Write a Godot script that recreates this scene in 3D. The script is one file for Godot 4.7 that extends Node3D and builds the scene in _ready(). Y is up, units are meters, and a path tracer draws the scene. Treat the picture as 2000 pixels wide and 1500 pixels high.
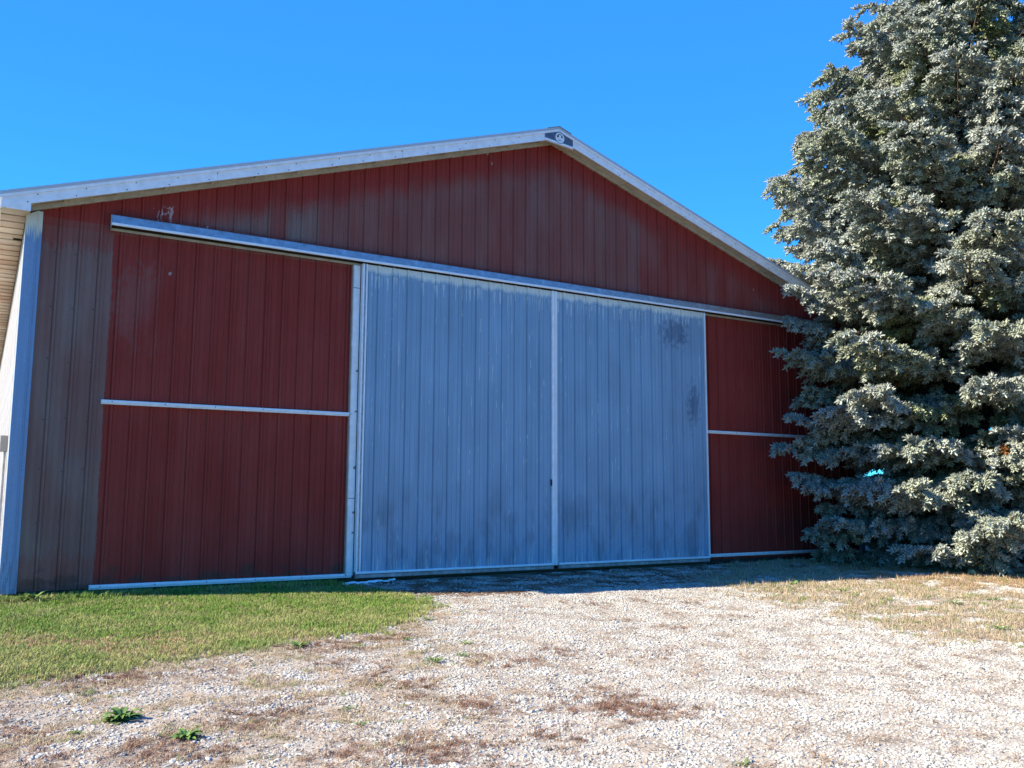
extends Node3D
# A red pole barn with white sliding doors, a blue spruce at its right corner, gravel and grass in front.

const RIDGE_X := 7.46
const WIDTH := 14.92
const SLOPE := 0.324
const RIDGE_Y := 7.45
const OVER := 0.22
const SIDE := 0.29
const DEPTH := 20.0
const RIB := 0.2286

var rng := RandomNumberGenerator.new()
var used := {}
var na := FastNoiseLite.new()
var nb := FastNoiseLite.new()
var nc := FastNoiseLite.new()
var eye := Vector3(-0.296, 1.518, 11.703)
var cam: Camera3D
var M := {}


# ---------------------------------------------------------------- mesh builder
class MB:
	var v := PackedVector3Array()
	var n := PackedVector3Array()
	var t := PackedVector2Array()
	var c := PackedColorArray()
	var col := Color(1, 1, 1)
	var uv_size := Vector2(1, 1)
	var uv_from := Vector2(0, 0)
	var uv_axis := 0

	func uv(p: Vector3) -> Vector2:
		var a := p.x if uv_axis == 0 else p.z
		return Vector2((a - uv_from.x) / uv_size.x, 1.0 - (p.y - uv_from.y) / uv_size.y)

	func tri(a: Vector3, b: Vector3, d: Vector3) -> void:      # corners counter-clockwise seen from outside
		var nn := (b - a).cross(d - a).normalized()
		for p in [a, d, b]:
			v.append(p)
			n.append(nn)
			t.append(uv(p))
			c.append(col)

	func tri_n(a: Vector3, b: Vector3, d: Vector3, x: Vector3, y: Vector3, z: Vector3) -> void:
		v.append(a); v.append(d); v.append(b)
		n.append(x); n.append(z); n.append(y)
		t.append(uv(a)); t.append(uv(d)); t.append(uv(b))
		for k in 3:
			c.append(col)

	func quad(a: Vector3, b: Vector3, d: Vector3, e: Vector3) -> void:
		tri(a, b, d)
		tri(a, d, e)

	func box(lo: Vector3, hi: Vector3, ch := 0.0) -> void:
		# a box whose front (z) edges are chamfered by ch
		var f := hi.z
		if ch <= 0.0:
			quad(Vector3(lo.x, lo.y, f), Vector3(hi.x, lo.y, f), Vector3(hi.x, hi.y, f), Vector3(lo.x, hi.y, f))
		else:
			var i0 := Vector3(lo.x + ch, lo.y + ch, f)
			var i1 := Vector3(hi.x - ch, lo.y + ch, f)
			var i2 := Vector3(hi.x - ch, hi.y - ch, f)
			var i3 := Vector3(lo.x + ch, hi.y - ch, f)
			f = hi.z - ch
			var o0 := Vector3(lo.x, lo.y, f)
			var o1 := Vector3(hi.x, lo.y, f)
			var o2 := Vector3(hi.x, hi.y, f)
			var o3 := Vector3(lo.x, hi.y, f)
			quad(i0, i1, i2, i3)
			quad(o0, o1, i1, i0)
			quad(o1, o2, i2, i1)
			quad(o2, o3, i3, i2)
			quad(o3, o0, i0, i3)
		quad(Vector3(lo.x, lo.y, lo.z), Vector3(lo.x, lo.y, f), Vector3(lo.x, hi.y, f), Vector3(lo.x, hi.y, lo.z))
		quad(Vector3(hi.x, lo.y, f), Vector3(hi.x, lo.y, lo.z), Vector3(hi.x, hi.y, lo.z), Vector3(hi.x, hi.y, f))
		quad(Vector3(lo.x, hi.y, f), Vector3(hi.x, hi.y, f), Vector3(hi.x, hi.y, lo.z), Vector3(lo.x, hi.y, lo.z))
		quad(Vector3(lo.x, lo.y, lo.z), Vector3(hi.x, lo.y, lo.z), Vector3(hi.x, lo.y, f), Vector3(lo.x, lo.y, f))
		quad(Vector3(hi.x, lo.y, lo.z), Vector3(lo.x, lo.y, lo.z), Vector3(lo.x, hi.y, lo.z), Vector3(hi.x, hi.y, lo.z))

	func slab(p: PackedVector2Array, z0: float, z1: float) -> void:
		# a counter-clockwise outline in x, y, extruded from z0 to z1 (front)
		var k := Geometry2D.triangulate_polygon(p)
		for i in range(0, k.size(), 3):
			var a := p[k[i]]
			var b := p[k[i + 1]]
			var d := p[k[i + 2]]
			if (b - a).cross(d - a) < 0:
				var s := b
				b = d
				d = s
			tri(Vector3(a.x, a.y, z1), Vector3(b.x, b.y, z1), Vector3(d.x, d.y, z1))
			tri(Vector3(a.x, a.y, z0), Vector3(d.x, d.y, z0), Vector3(b.x, b.y, z0))
		for i in p.size():
			var a := p[i]
			var b := p[(i + 1) % p.size()]
			quad(Vector3(a.x, a.y, z0), Vector3(b.x, b.y, z0), Vector3(b.x, b.y, z1), Vector3(a.x, a.y, z1))

	func tube(pts: PackedVector3Array, rad: PackedFloat32Array, sides := 6) -> void:
		var rings := []
		for i in pts.size():
			var d := (pts[mini(i + 1, pts.size() - 1)] - pts[maxi(i - 1, 0)]).normalized()
			var u := d.cross(Vector3(0.31, 0.9, 0.17)).normalized()
			var w := d.cross(u)
			var ring := []
			for s in sides:
				var a := TAU * s / sides
				ring.append(u * cos(a) + w * sin(a))
			rings.append(ring)
		for i in pts.size() - 1:
			for s in sides:
				var s2 := (s + 1) % sides
				var a: Vector3 = rings[i][s]
				var b: Vector3 = rings[i][s2]
				var d: Vector3 = rings[i + 1][s2]
				var e: Vector3 = rings[i + 1][s]
				var pa := pts[i] + a * rad[i]
				var pb := pts[i] + b * rad[i]
				var pd := pts[i + 1] + d * rad[i + 1]
				var pe := pts[i + 1] + e * rad[i + 1]
				tri_n(pa, pb, pd, a, b, d)
				tri_n(pa, pd, pe, a, d, e)

	func mesh() -> ArrayMesh:
		var arr := []
		arr.resize(Mesh.ARRAY_MAX)
		arr[Mesh.ARRAY_VERTEX] = v
		arr[Mesh.ARRAY_NORMAL] = n
		arr[Mesh.ARRAY_TEX_UV] = t
		arr[Mesh.ARRAY_COLOR] = c
		var m := ArrayMesh.new()
		m.add_surface_from_arrays(Mesh.PRIMITIVE_TRIANGLES, arr)
		return m


func numbered(called: String, parent: Node) -> String:
	var key := "%d/%s" % [parent.get_instance_id(), called]
	var k: int = used.get(key, 0)
	used[key] = k + 1
	return called if k == 0 else "%s_%03d" % [called, k]


func put(called: String, mesh: Mesh, mat: Material, parent: Node = self) -> MeshInstance3D:
	var o := MeshInstance3D.new()
	o.name = numbered(called, parent)
	o.mesh = mesh
	o.material_override = mat
	parent.add_child(o, true)
	return o


func part(called: String, mb: MB, mat: Material, parent: Node = self) -> MeshInstance3D:
	return put(called, mb.mesh(), mat, parent)


func thing(called: String, label: String, category: String, at := Vector3.ZERO, group := "") -> Node3D:
	var o := Node3D.new()
	o.name = numbered(called, self)
	o.position = at
	add_child(o, true)
	tag(o, label, category, group)
	return o


func tag(o: Node, label: String, category: String, group := "", kind := "") -> void:
	o.set_meta("label", label)
	if category:
		o.set_meta("category", category)
	if group:
		o.set_meta("group", group)
	if kind:
		o.set_meta("kind", kind)


func many(called: String, mesh: Mesh, mat: Material, places: Array, tints: Array, parent: Node = self) -> MultiMeshInstance3D:
	var mm := MultiMesh.new()
	mm.transform_format = MultiMesh.TRANSFORM_3D
	mm.use_colors = true
	mm.mesh = mesh
	mm.instance_count = places.size()
	for i in places.size():
		mm.set_instance_transform(i, places[i])
		mm.set_instance_color(i, tints[i])
	var o := MultiMeshInstance3D.new()
	o.name = numbered(called, parent)
	o.multimesh = mm
	o.material_override = mat
	parent.add_child(o, true)
	o.set_meta("kind", "stuff")
	return o


func mat(col: Color, rough := 0.7, spec := 0.5, metal := 0.0) -> StandardMaterial3D:
	# col is linear; albedo_color is sRGB
	var m := StandardMaterial3D.new()
	m.albedo_color = col.linear_to_srgb()
	m.roughness = rough
	m.metallic_specular = spec
	m.metallic = metal
	return m


func vmat(rough := 0.9, spec := 0.3) -> StandardMaterial3D:
	var m := mat(Color(1, 1, 1), rough, spec)
	m.vertex_color_use_as_albedo = true
	return m


func wall_top(x: float) -> float:
	return 7.236 - SLOPE * absf(x - RIDGE_X)


func roof_top(x: float) -> float:
	return RIDGE_Y - SLOPE * absf(x - RIDGE_X)


func gh(x: float, z: float) -> float:
	var base := 0.28 * (1.0 - clampf(z / 9.0, 0.0, 1.0))
	return base + 0.018 * na.get_noise_2d(x * 55.0, z * 55.0) + 0.006 * nb.get_noise_2d(x * 200.0, z * 200.0)


func in_view(p: Vector3, margin := 1.18) -> bool:
	var q := cam.transform.affine_inverse() * p
	if q.z > -0.5:
		return false
	var ty := tan(deg_to_rad(cam.fov) / 2)
	return absf(q.x / -q.z) < ty * 4.0 / 3.0 * margin and absf(q.y / -q.z) < ty * margin


func frand(a: float, b: float) -> float:
	return rng.randf_range(a, b)


func _ready() -> void:
	rng.seed = 20231
	na.seed = 3; na.frequency = 0.01; na.noise_type = FastNoiseLite.TYPE_SIMPLEX_SMOOTH
	nb.seed = 8; nb.frequency = 0.01; nb.noise_type = FastNoiseLite.TYPE_SIMPLEX_SMOOTH; nb.fractal_type = FastNoiseLite.FRACTAL_FBM; nb.fractal_octaves = 4
	nc.seed = 15; nc.frequency = 0.01; nc.noise_type = FastNoiseLite.TYPE_SIMPLEX_SMOOTH; nc.fractal_type = FastNoiseLite.FRACTAL_NONE
	# ---- camera, sky, sun, exposure
	cam = Camera3D.new()
	cam.name = "camera"
	cam.fov = 47.05
	cam.near = 0.05
	cam.far = 6000.0
	cam.position = eye
	cam.basis = Basis(Vector3.UP, deg_to_rad(-30.957)) * Basis(Vector3.RIGHT, deg_to_rad(6.993)) * Basis(Vector3.BACK, deg_to_rad(0.275))
	add_child(cam)
	cam.current = true
	var sky_mat := ProceduralSkyMaterial.new()
	sky_mat.sky_top_color = Color(0.0145, 0.110, 0.43).linear_to_srgb()
	sky_mat.sky_horizon_color = Color(0.06, 0.42, 0.66).linear_to_srgb()
	sky_mat.sky_curve = 0.122
	sky_mat.ground_bottom_color = Color(0.16, 0.14, 0.11).linear_to_srgb()
	sky_mat.ground_horizon_color = Color(0.30, 0.38, 0.45).linear_to_srgb()
	sky_mat.sun_angle_max = 4.0
	var sky := Sky.new()
	sky.sky_material = sky_mat
	var env := Environment.new()
	env.background_mode = Environment.BG_SKY
	env.sky = sky
	env.background_energy_multiplier = 1.0
	env.tonemap_mode = Environment.TONE_MAPPER_LINEAR
	env.tonemap_exposure = 3.0
	env.sdfgi_enabled = true
	env.ssao_enabled = true
	env.ssil_enabled = true
	var we := WorldEnvironment.new()
	we.name = "world_environment"
	we.environment = env
	add_child(we)
	var sun := DirectionalLight3D.new()
	sun.name = "sun"
	sun.basis = Basis.looking_at(Vector3(1.4, -1.0, 0.40).normalized())
	sun.light_energy = 1.5
	sun.light_color = Color(1.0, 0.94, 0.84)
	sun.light_angular_distance = 0.53
	sun.shadow_enabled = true
	add_child(sun)

	make_materials()
	make_ground()
	make_barn()
	make_spruce()
	make_ground_cover()
	make_small_things()


# ---------------------------------------------------------------- materials
func splat(x: float, y: float, cx: float, cy: float, rx: float, ry: float, rag := 0.6) -> float:
	# how deep inside a ragged blot
	var d := sqrt(pow((x - cx) / rx, 2) + pow((y - cy) / ry, 2))
	return 1.0 - d + rag * nb.get_noise_2d(x * 900.0, y * 700.0)


func siding_image() -> Image:
	var w := 1536
	var h := 752
	var data := PackedByteArray()
	data.resize(w * h * 3)
	var red := Vector3(0.54, 0.205, 0.175)
	var chalk := Vector3(0.475, 0.415, 0.385)
	var soil := Vector3(0.33, 0.25, 0.21)
	var i := 0
	var col_th := PackedFloat32Array()
	var col_amt := PackedFloat32Array()
	var col_streak := PackedFloat32Array()
	for px in w:
		var x := (px + 0.5) / w * 15.0
		var pan := floorf((x - 0.115) / RIB)
		var pr := fposmod(sin(pan * 12.9898) * 43758.5453, 1.0)
		col_th.append(0.34 + 0.10 * pr + 0.05 * nb.get_noise_1d(x * 1500.0))
		col_amt.append(pr)
		col_streak.append(nb.get_noise_1d(x * 2600.0 + 77.0))
	for py in h:
		var y := 7.35 * (1.0 - (py + 0.5) / h)
		for px in w:
			var x := (px + 0.5) / w * 15.0
			var pr := col_amt[px]
			var st := col_streak[px]
			var grain := nc.get_noise_2d(x * 6000.0, y * 6000.0)
			var slow := nb.get_noise_2d(x * 160.0, y * 60.0)
			var c := 0.0
			if y > 4.68:
				var d := wall_top(x) - y + 0.05 * nc.get_noise_2d(x * 500.0, y * 200.0)
				if d > col_th[px] - 0.16 + 0.10 * grain:
					c = 0.44 + 0.16 * pr + 0.16 * slow
					if x > 1.9 and x < 3.6:
						c = 0.35 + 0.5 * pr + 0.2 * slow
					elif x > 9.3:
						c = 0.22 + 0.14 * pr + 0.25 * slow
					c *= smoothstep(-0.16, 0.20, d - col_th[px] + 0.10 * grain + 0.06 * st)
				if x < 0.93 and y < 4.78:
					c = maxf(c, 0.35 + 0.3 * slow)
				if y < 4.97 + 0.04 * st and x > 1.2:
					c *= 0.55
			elif x < 0.945 + 0.015 * nb.get_noise_1d(y * 160.0) + 0.012 * grain:
				c = 0.82 + 0.2 * slow + 0.05 * st
				if y < 0.75 + 0.25 * st:
					c -= 0.2
				if y > 4.45 + 0.2 * st:
					c -= 0.3
			else:
				c = 0.06 + 0.10 * slow + 0.05 * st
				if x < 2.2 and y > 3.0:
					c += 0.28 * clampf(4.0 * splat(x, y, 1.35, 3.8, 0.45, 0.6), 0.0, 1.0) * clampf(0.5 + 2.0 * slow, 0.0, 1.0)
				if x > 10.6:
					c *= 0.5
				if st > 0.36 and nc.get_noise_2d(x * 3000.0, y * 40.0) > 0.2:
					c += 0.18
			c = clampf(c, 0.0, 1.0)
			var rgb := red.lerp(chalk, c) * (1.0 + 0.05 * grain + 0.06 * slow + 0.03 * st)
			if y < 0.62 and x < 4.2:
				var k := clampf(3.0 * (nb.get_noise_2d(x * 300.0, y * 500.0) + 0.5 - (y - 0.36) * 3.4), 0.0, 1.0)
				rgb = rgb.lerp(soil, 0.55 * k)
			if y > 4.7 and y < 5.25 and x > 1.3 and x < 1.8:
				# bird droppings with runs
				var s := splat(x, y, 1.53, 5.085, 0.12, 0.075, 1.3)
				var run := false
				for rx in [1.44, 1.475, 1.585, 1.60]:
					if absf(x - rx - 0.006 * sin(y * 40.0)) < 0.0045 and y < 5.08 and y > 4.86 + 0.12 * fposmod(rx * 37.0, 1.0):
						run = true
				if (s > 0.32 and s < 0.62 + 0.3 * grain) or run:
					rgb = rgb.lerp(Vector3(0.72, 0.7, 0.69), 0.8)
			for sp in [[6.25, 6.83], [6.33, 6.68], [12.05, 5.35], [1.62, 4.27], [2.05, 4.95]]:
				if absf(x - sp[0]) < 0.03 and absf(y - sp[1]) < 0.04 and splat(x, y, sp[0], sp[1], 0.016, 0.028, 0.5) > 0.1:
					rgb = Vector3(0.6, 0.57, 0.55)
			data[i] = clampi(int(rgb.x * 255.0), 0, 255)
			data[i + 1] = clampi(int(rgb.y * 255.0), 0, 255)
			data[i + 2] = clampi(int(rgb.z * 255.0), 0, 255)
			i += 3
	return Image.create_from_data(w, h, false, Image.FORMAT_RGB8, data)


func door_image() -> Image:
	# both leaves: x 4.1..10.8, y 0.3..4.8
	var w := 1340
	var h := 900
	var data := PackedByteArray()
	data.resize(w * h * 3)
	var blue_grey := Vector3(0.50, 0.595, 0.675)  # blue-grey body colour; a whiter band runs along the top
	var white := Vector3(0.86, 0.85, 0.80)
	var dark := Vector3(0.21, 0.25, 0.33)
	var th := PackedFloat32Array()
	var st := PackedFloat32Array()
	var low := PackedFloat32Array()
	for px in w:
		var x := 4.1 + (px + 0.5) / w * 6.7
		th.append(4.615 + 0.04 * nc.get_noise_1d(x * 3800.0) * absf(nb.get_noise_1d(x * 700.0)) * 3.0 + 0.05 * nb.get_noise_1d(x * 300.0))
		st.append(nb.get_noise_1d(x * 2500.0 + 31.0))
		low.append(0.42 + 0.28 * maxf(0.0, nb.get_noise_1d(x * 1100.0 + 400.0) + 0.25) + 0.1 * nc.get_noise_1d(x * 4200.0))
	var i := 0
	for py in h:
		var y := 4.8 - 4.5 * (py + 0.5) / h
		for px in w:
			var x := 4.1 + (px + 0.5) / w * 6.7
			var grain := nc.get_noise_2d(x * 5000.0, y * 5000.0)
			var slow := nb.get_noise_2d(x * 130.0, y * 70.0)
			var streak := nb.get_noise_2d(x * 2200.0, y * 45.0)
			var rgb := blue_grey * (1.0 + 0.035 * st[px] + 0.06 * slow + 0.05 * streak + 0.02 * grain)
			if y < 1.7:  # patchy darker foot: weaker bounce from the ground put into the colour
				var k := nb.get_noise_2d(x * 260.0 + 50.0, y * 110.0) + 0.5 * streak
				rgb *= 1.0 - 0.13 * clampf(k * 2.2 + 0.2, 0.0, 1.0) * clampf((1.7 - y) * 2.0, 0.0, 1.0)
			if y < low[px]:
				rgb = rgb.lerp(white, clampf(0.10 + 0.9 * streak, 0.0, 0.4))
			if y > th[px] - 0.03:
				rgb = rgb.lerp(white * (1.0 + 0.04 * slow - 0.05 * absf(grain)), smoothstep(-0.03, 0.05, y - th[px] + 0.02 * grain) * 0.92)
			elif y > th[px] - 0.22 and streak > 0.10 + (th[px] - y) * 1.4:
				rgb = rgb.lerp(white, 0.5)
			elif streak > 0.44 and nc.get_noise_2d(x * 2600.0 + 9.0, y * 330.0) > 0.5:
				rgb = rgb.lerp(white, 0.55)
			if x > 9.4 and y > 2.2:
				var b := maxf(splat(x, y, 9.98, 4.30, 0.36, 0.30, 0.7), splat(x, y, 10.38, 3.06, 0.17, 0.42, 0.7))
				if b > 0.0:
					rgb = rgb.lerp(dark, clampf(b * 0.9, 0.0, 0.55) * (0.75 + 0.6 * streak))
			data[i] = clampi(int(rgb.x * 255.0), 0, 255)
			data[i + 1] = clampi(int(rgb.y * 255.0), 0, 255)
			data[i + 2] = clampi(int(rgb.z * 255.0), 0, 255)
			i += 3
	return Image.create_from_data(w, h, false, Image.FORMAT_RGB8, data)


func trim_image() -> Image:
	# corner flashing: blue-grey below, creamy at the top, uneven where the two meet
	var w := 64
	var h := 1024
	var img := Image.create(w, h, false, Image.FORMAT_RGB8)
	for py in h:
		var y := 5.0 * (1.0 - (py + 0.5) / h)
		for px in w:
			var th := 4.56 + 0.07 * nb.get_noise_1d(px * 90.0) + 0.10 * nc.get_noise_2d(px * 40.0, y * 300.0)
			var g := 1.0 + 0.06 * nb.get_noise_2d(px * 20.0, y * 120.0) + 0.04 * nc.get_noise_2d(px * 300.0, y * 2500.0)
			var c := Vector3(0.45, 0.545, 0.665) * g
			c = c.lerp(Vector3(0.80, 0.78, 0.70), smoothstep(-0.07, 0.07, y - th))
			if y < 0.9 and nb.get_noise_2d(px * 30.0, y * 300.0) > y - 0.5:
				c *= 0.86
			img.set_pixel(px, py, Color(c.x, c.y, c.z))
	return img


func grit_images() -> Array:
	# small crushed grains, a tile of 1.2 m
	var s := 1024
	var cell := FastNoiseLite.new()
	cell.noise_type = FastNoiseLite.TYPE_CELLULAR
	cell.cellular_return_type = FastNoiseLite.RETURN_DISTANCE2_SUB
	cell.frequency = 0.085
	cell.seed = 5
	var tone := FastNoiseLite.new()
	tone.noise_type = FastNoiseLite.TYPE_CELLULAR
	tone.cellular_return_type = FastNoiseLite.RETURN_CELL_VALUE
	tone.frequency = 0.085
	tone.seed = 5
	var a := cell.get_seamless_image(s, s, false, false, 0.1, false)
	var b := tone.get_seamless_image(s, s, false, false, 0.1, false)
	a.convert(Image.FORMAT_L8)
	b.convert(Image.FORMAT_L8)
	var da := a.get_data()
	var db := b.get_data()
	var data := PackedByteArray()
	data.resize(s * s * 3)
	for i in s * s:
		var g := da[i] / 255.0
		var v := db[i] / 255.0
		var k := 0.74 + 0.26 * v
		if fposmod(v * 57.31, 1.0) < 0.08:
			k *= 0.62
		var warm := fposmod(v * 91.7, 1.0)
		data[i * 3] = int(255.0 * clampf(k, 0, 1))
		data[i * 3 + 1] = int(255.0 * clampf(k * (0.995 - 0.035 * warm), 0, 1))
		data[i * 3 + 2] = int(255.0 * clampf(k * (0.99 - 0.09 * warm), 0, 1))
		da[i] = int(255.0 * clampf(g * 0.7 + 0.3 * v, 0, 1))
	return [Image.create_from_data(s, s, false, Image.FORMAT_RGB8, data), Image.create_from_data(s, s, false, Image.FORMAT_L8, da)]


func textured(img: Image, rough: float, spec: float) -> StandardMaterial3D:
	img.generate_mipmaps()
	var m := mat(Color(1, 1, 1), rough, spec)
	m.albedo_texture = ImageTexture.create_from_image(img)
	m.texture_repeat = false
	return m


func make_materials() -> void:
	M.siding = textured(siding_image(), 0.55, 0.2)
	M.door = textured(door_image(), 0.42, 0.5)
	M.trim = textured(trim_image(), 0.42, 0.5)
	M.white = mat(Color(0.82, 0.82, 0.83), 0.42)
	M.fascia = mat(Color(0.88, 0.87, 0.88), 0.45)
	M.side = mat(Color(0.70, 0.69, 0.67), 0.5)
	M.cream = mat(Color(0.50, 0.45, 0.37), 0.6)
	M.galv = mat(Color(0.42, 0.45, 0.50), 0.38, 0.5, 0.35)
	M.track = mat(Color(0.50, 0.52, 0.55), 0.42, 0.5, 0.65)
	M.plate = mat(Color(0.12, 0.155, 0.25), 0.5)
	M.black = mat(Color(0.012, 0.012, 0.014), 0.6)
	M.dark = mat(Color(0.03, 0.026, 0.022), 0.8)
	M.wood = mat(Color(0.075, 0.055, 0.042), 0.9)
	M.wood_inner = mat(Color(0.10, 0.075, 0.05), 0.9)
	M.box = mat(Color(0.20, 0.20, 0.20), 0.55)
	M.concrete = mat(Color(0.3, 0.28, 0.25), 0.95)
	M.roof = mat(Color(0.45, 0.46, 0.48), 0.45)
	for e in [["grain_white", M.white, 0.05], ["grain_fascia", M.fascia, 0.05], ["grain_side", M.side, 0.06], ["grain_track", M.track, 0.16], ["grain_galv", M.galv, 0.2], ["grain_plate", M.plate, 0.16], ["grain_cream", M.cream, 0.1], ["grain_wood", M.wood, 0.4]]:
		var nt := NoiseTexture2D.new()
		nt.width = 512
		nt.height = 512
		nt.seamless = true
		var f := FastNoiseLite.new()
		f.seed = e[0].length() * 7
		f.frequency = 0.012
		f.fractal_octaves = 6
		f.fractal_gain = 0.62
		nt.noise = f
		var g := Gradient.new()
		g.set_color(0, Color(1.0 - 2.0 * e[2], 1.0 - 2.05 * e[2], 1.0 - 2.15 * e[2]))
		g.set_color(1, Color(1, 1, 1))
		nt.color_ramp = g
		var m: StandardMaterial3D = e[1]
		m.albedo_texture = nt
		m.uv1_triplanar = true
		m.uv1_world_triplanar = true
		m.uv1_scale = Vector3(0.9, 0.9, 0.9)
	# soffit vinyl: rust runs on some panels come from the panels' own colours
	M.soffit = vmat(0.6, 0.4)
	var grit := grit_images()
	var ground := vmat(0.95, 0.2)
	grit[0].generate_mipmaps()
	ground.albedo_texture = ImageTexture.create_from_image(grit[0])
	var bump: Image = grit[1]
	bump.convert(Image.FORMAT_RGB8)
	bump.bump_map_to_normal_map(2.5)
	bump.generate_mipmaps()
	ground.normal_enabled = true
	ground.normal_texture = ImageTexture.create_from_image(bump)
	ground.normal_scale = 1.0
	ground.uv1_triplanar = true
	ground.uv1_world_triplanar = true
	ground.uv1_scale = Vector3(0.83, 0.83, 0.83)
	M.ground = ground
	M.stone = vmat(0.9, 0.3)
	M.blade = vmat(0.75, 0.3)
	M.blade.backlight_enabled = true
	M.blade.backlight = Color(0.35, 0.35, 0.35)
	M.needle = vmat(0.85, 0.2)
	M.needle.backlight_enabled = true
	M.needle.backlight = Color(0.1, 0.1, 0.1)
	M.bark = mat(Color(0.09, 0.065, 0.05), 0.95)
	M.twig = vmat(0.9, 0.2)
	M.leaf = vmat(0.5, 0.4)
	M.leaf.backlight_enabled = true
	M.leaf.backlight = Color(0.3, 0.3, 0.3)


# ---------------------------------------------------------------- ground
const GRASS := [[-9.0, 4.8], [-3.0, 4.6], [-0.09, 4.26], [0.52, 4.14], [1.18, 3.93], [1.76, 3.77], [2.38, 3.53], [2.98, 3.45], [3.61, 3.05], [4.14, 2.42], [4.36, 1.75], [4.15, 1.0], [3.9, 0.2], [3.6, -0.3], [-9.0, -0.3]]
const DRY := [[11.2, -0.2], [10.6, 0.9], [9.2, 1.6], [8.8, 2.3], [8.5, 3.4], [8.45, 4.2], [8.1, 5.5], [7.95, 6.3], [8.3, 7.0], [11.0, 10.0], [26.0, 10.0], [26.0, -12.0], [15.2, -12.0], [15.2, -0.2]]
# dead brown mats: x, z, half width, half depth, redness
const SPARSE := [[-2.0, 4.6], [0.6, 4.3], [1.9, 3.9], [2.9, 3.6], [3.7, 3.3], [3.6, 4.2], [3.3, 5.2], [2.6, 5.9], [2.1, 7.0], [1.2, 7.4], [-2.0, 7.0]]
const MATS := [[3.56, 6.7, .38, .30, 1.0], [3.75, 6.95, .24, .14, 1.0], [2.71, 6.33, .28, .15, 1.0], [2.39, 5.43, .16, .12, .9], [2.52, 5.78, .13, .18, .9], [2.12, 6.97, .24, .15, 1.0], [1.65, 6.88, .20, .16, .9],
	[-0.06, 5.48, .15, .17, 1.0], [0.0, 6.12, .34, .13, .9], [0.68, 6.38, .38, .17, .6], [0.56, 4.43, .36, .18, .6], [1.33, 4.57, .24, .11, .5], [0.36, 2.87, .55, .22, .45], [1.24, 3.15, .45, .22, .4], [2.41, 4.02, .3, .18, .5],
	[3.58, 5.22, .22, .12, .9], [1.53, 5.74, .15, .11, .6], [2.41, 4.75, .28, .1, .5], [4.21, 5.13, .15, .12, .7], [4.93, 5.51, .15, .1, .7], [2.04, 7.25, .18, .1, 1.0], [2.74, 7.1, .2, .1, 1.0], [1.22, 5.91, .2, .14, .7],
	[5.9, 4.6, .2, .07, .4], [6.9, 4.1, .3, .07, .4], [7.2, 3.2, .4, .1, .35], [6.2, 2.9, .35, .08, .35], [5.2, 3.0, .25, .07, .3], [3.1, 3.9, .3, .12, .4], [1.0, 3.6, .5, .12, .5], [2.2, 3.3, .35, .12, .5], [-0.3, 3.9, .4, .16, .6]]
var grass_poly := PackedVector2Array()
var dry_poly := PackedVector2Array()
var sparse_poly := PackedVector2Array()


func ground_mix(x: float, z: float, j := Vector2.ZERO) -> Vector3:
	# how much green grass, dry grass, brown mat there is at a spot
	var w := Vector2(x + 0.16 * nb.get_noise_2d(x * 260.0, z * 260.0), z + 0.22 * nb.get_noise_2d(x * 260.0 + 300.0, z * 260.0))
	var big := nb.get_noise_2d(x * 90.0, z * 130.0)
	var wd := w + j * 0.45
	w += j * 0.20
	var g := 0.0
	if Geometry2D.is_point_in_polygon(w, grass_poly):
		g = 0.95
	var d := 0.0
	if Geometry2D.is_point_in_polygon(wd, dry_poly):
		d = 0.58 + 1.0 * big
	if g < 0.5 and d < 0.3 and nb.get_noise_2d(x * 170.0 - 80.0, z * 260.0) > 0.17:
		d = 0.10
	if g < 0.5 and d < 0.5 and Geometry2D.is_point_in_polygon(wd, sparse_poly):
		d = clampf(0.22 + 1.5 * nb.get_noise_2d(x * 120.0 + 40.0, z * 230.0), 0.12, 0.75)
	if g < 0.5 and Geometry2D.is_point_in_polygon(w + Vector2(-0.1, -0.55), grass_poly):
		d = maxf(d, 0.45 + 0.5 * big)
	var m := 0.0
	var ra := Basis(Vector3.UP, deg_to_rad(-30.957))
	for e in MATS:
		var dx: float = w.x - e[0]
		var dz: float = w.y - e[1]
		if absf(dx) < 0.7 and absf(dz) < 0.7:
			var l := Vector3(dx, 0, dz) * ra
			var q: float = 1.0 - sqrt(pow(l.x / e[2], 2) + pow(l.z / e[3], 2)) + 1.1 * nb.get_noise_2d(x * 520.0, z * 620.0)
			if q > 0.0:
				m = maxf(m, clampf(q * 3.0, 0.0, 1.0) * (0.5 + 0.5 * float(e[4])))
	return Vector3(g, clampf(d, 0, 1), m)


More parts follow.
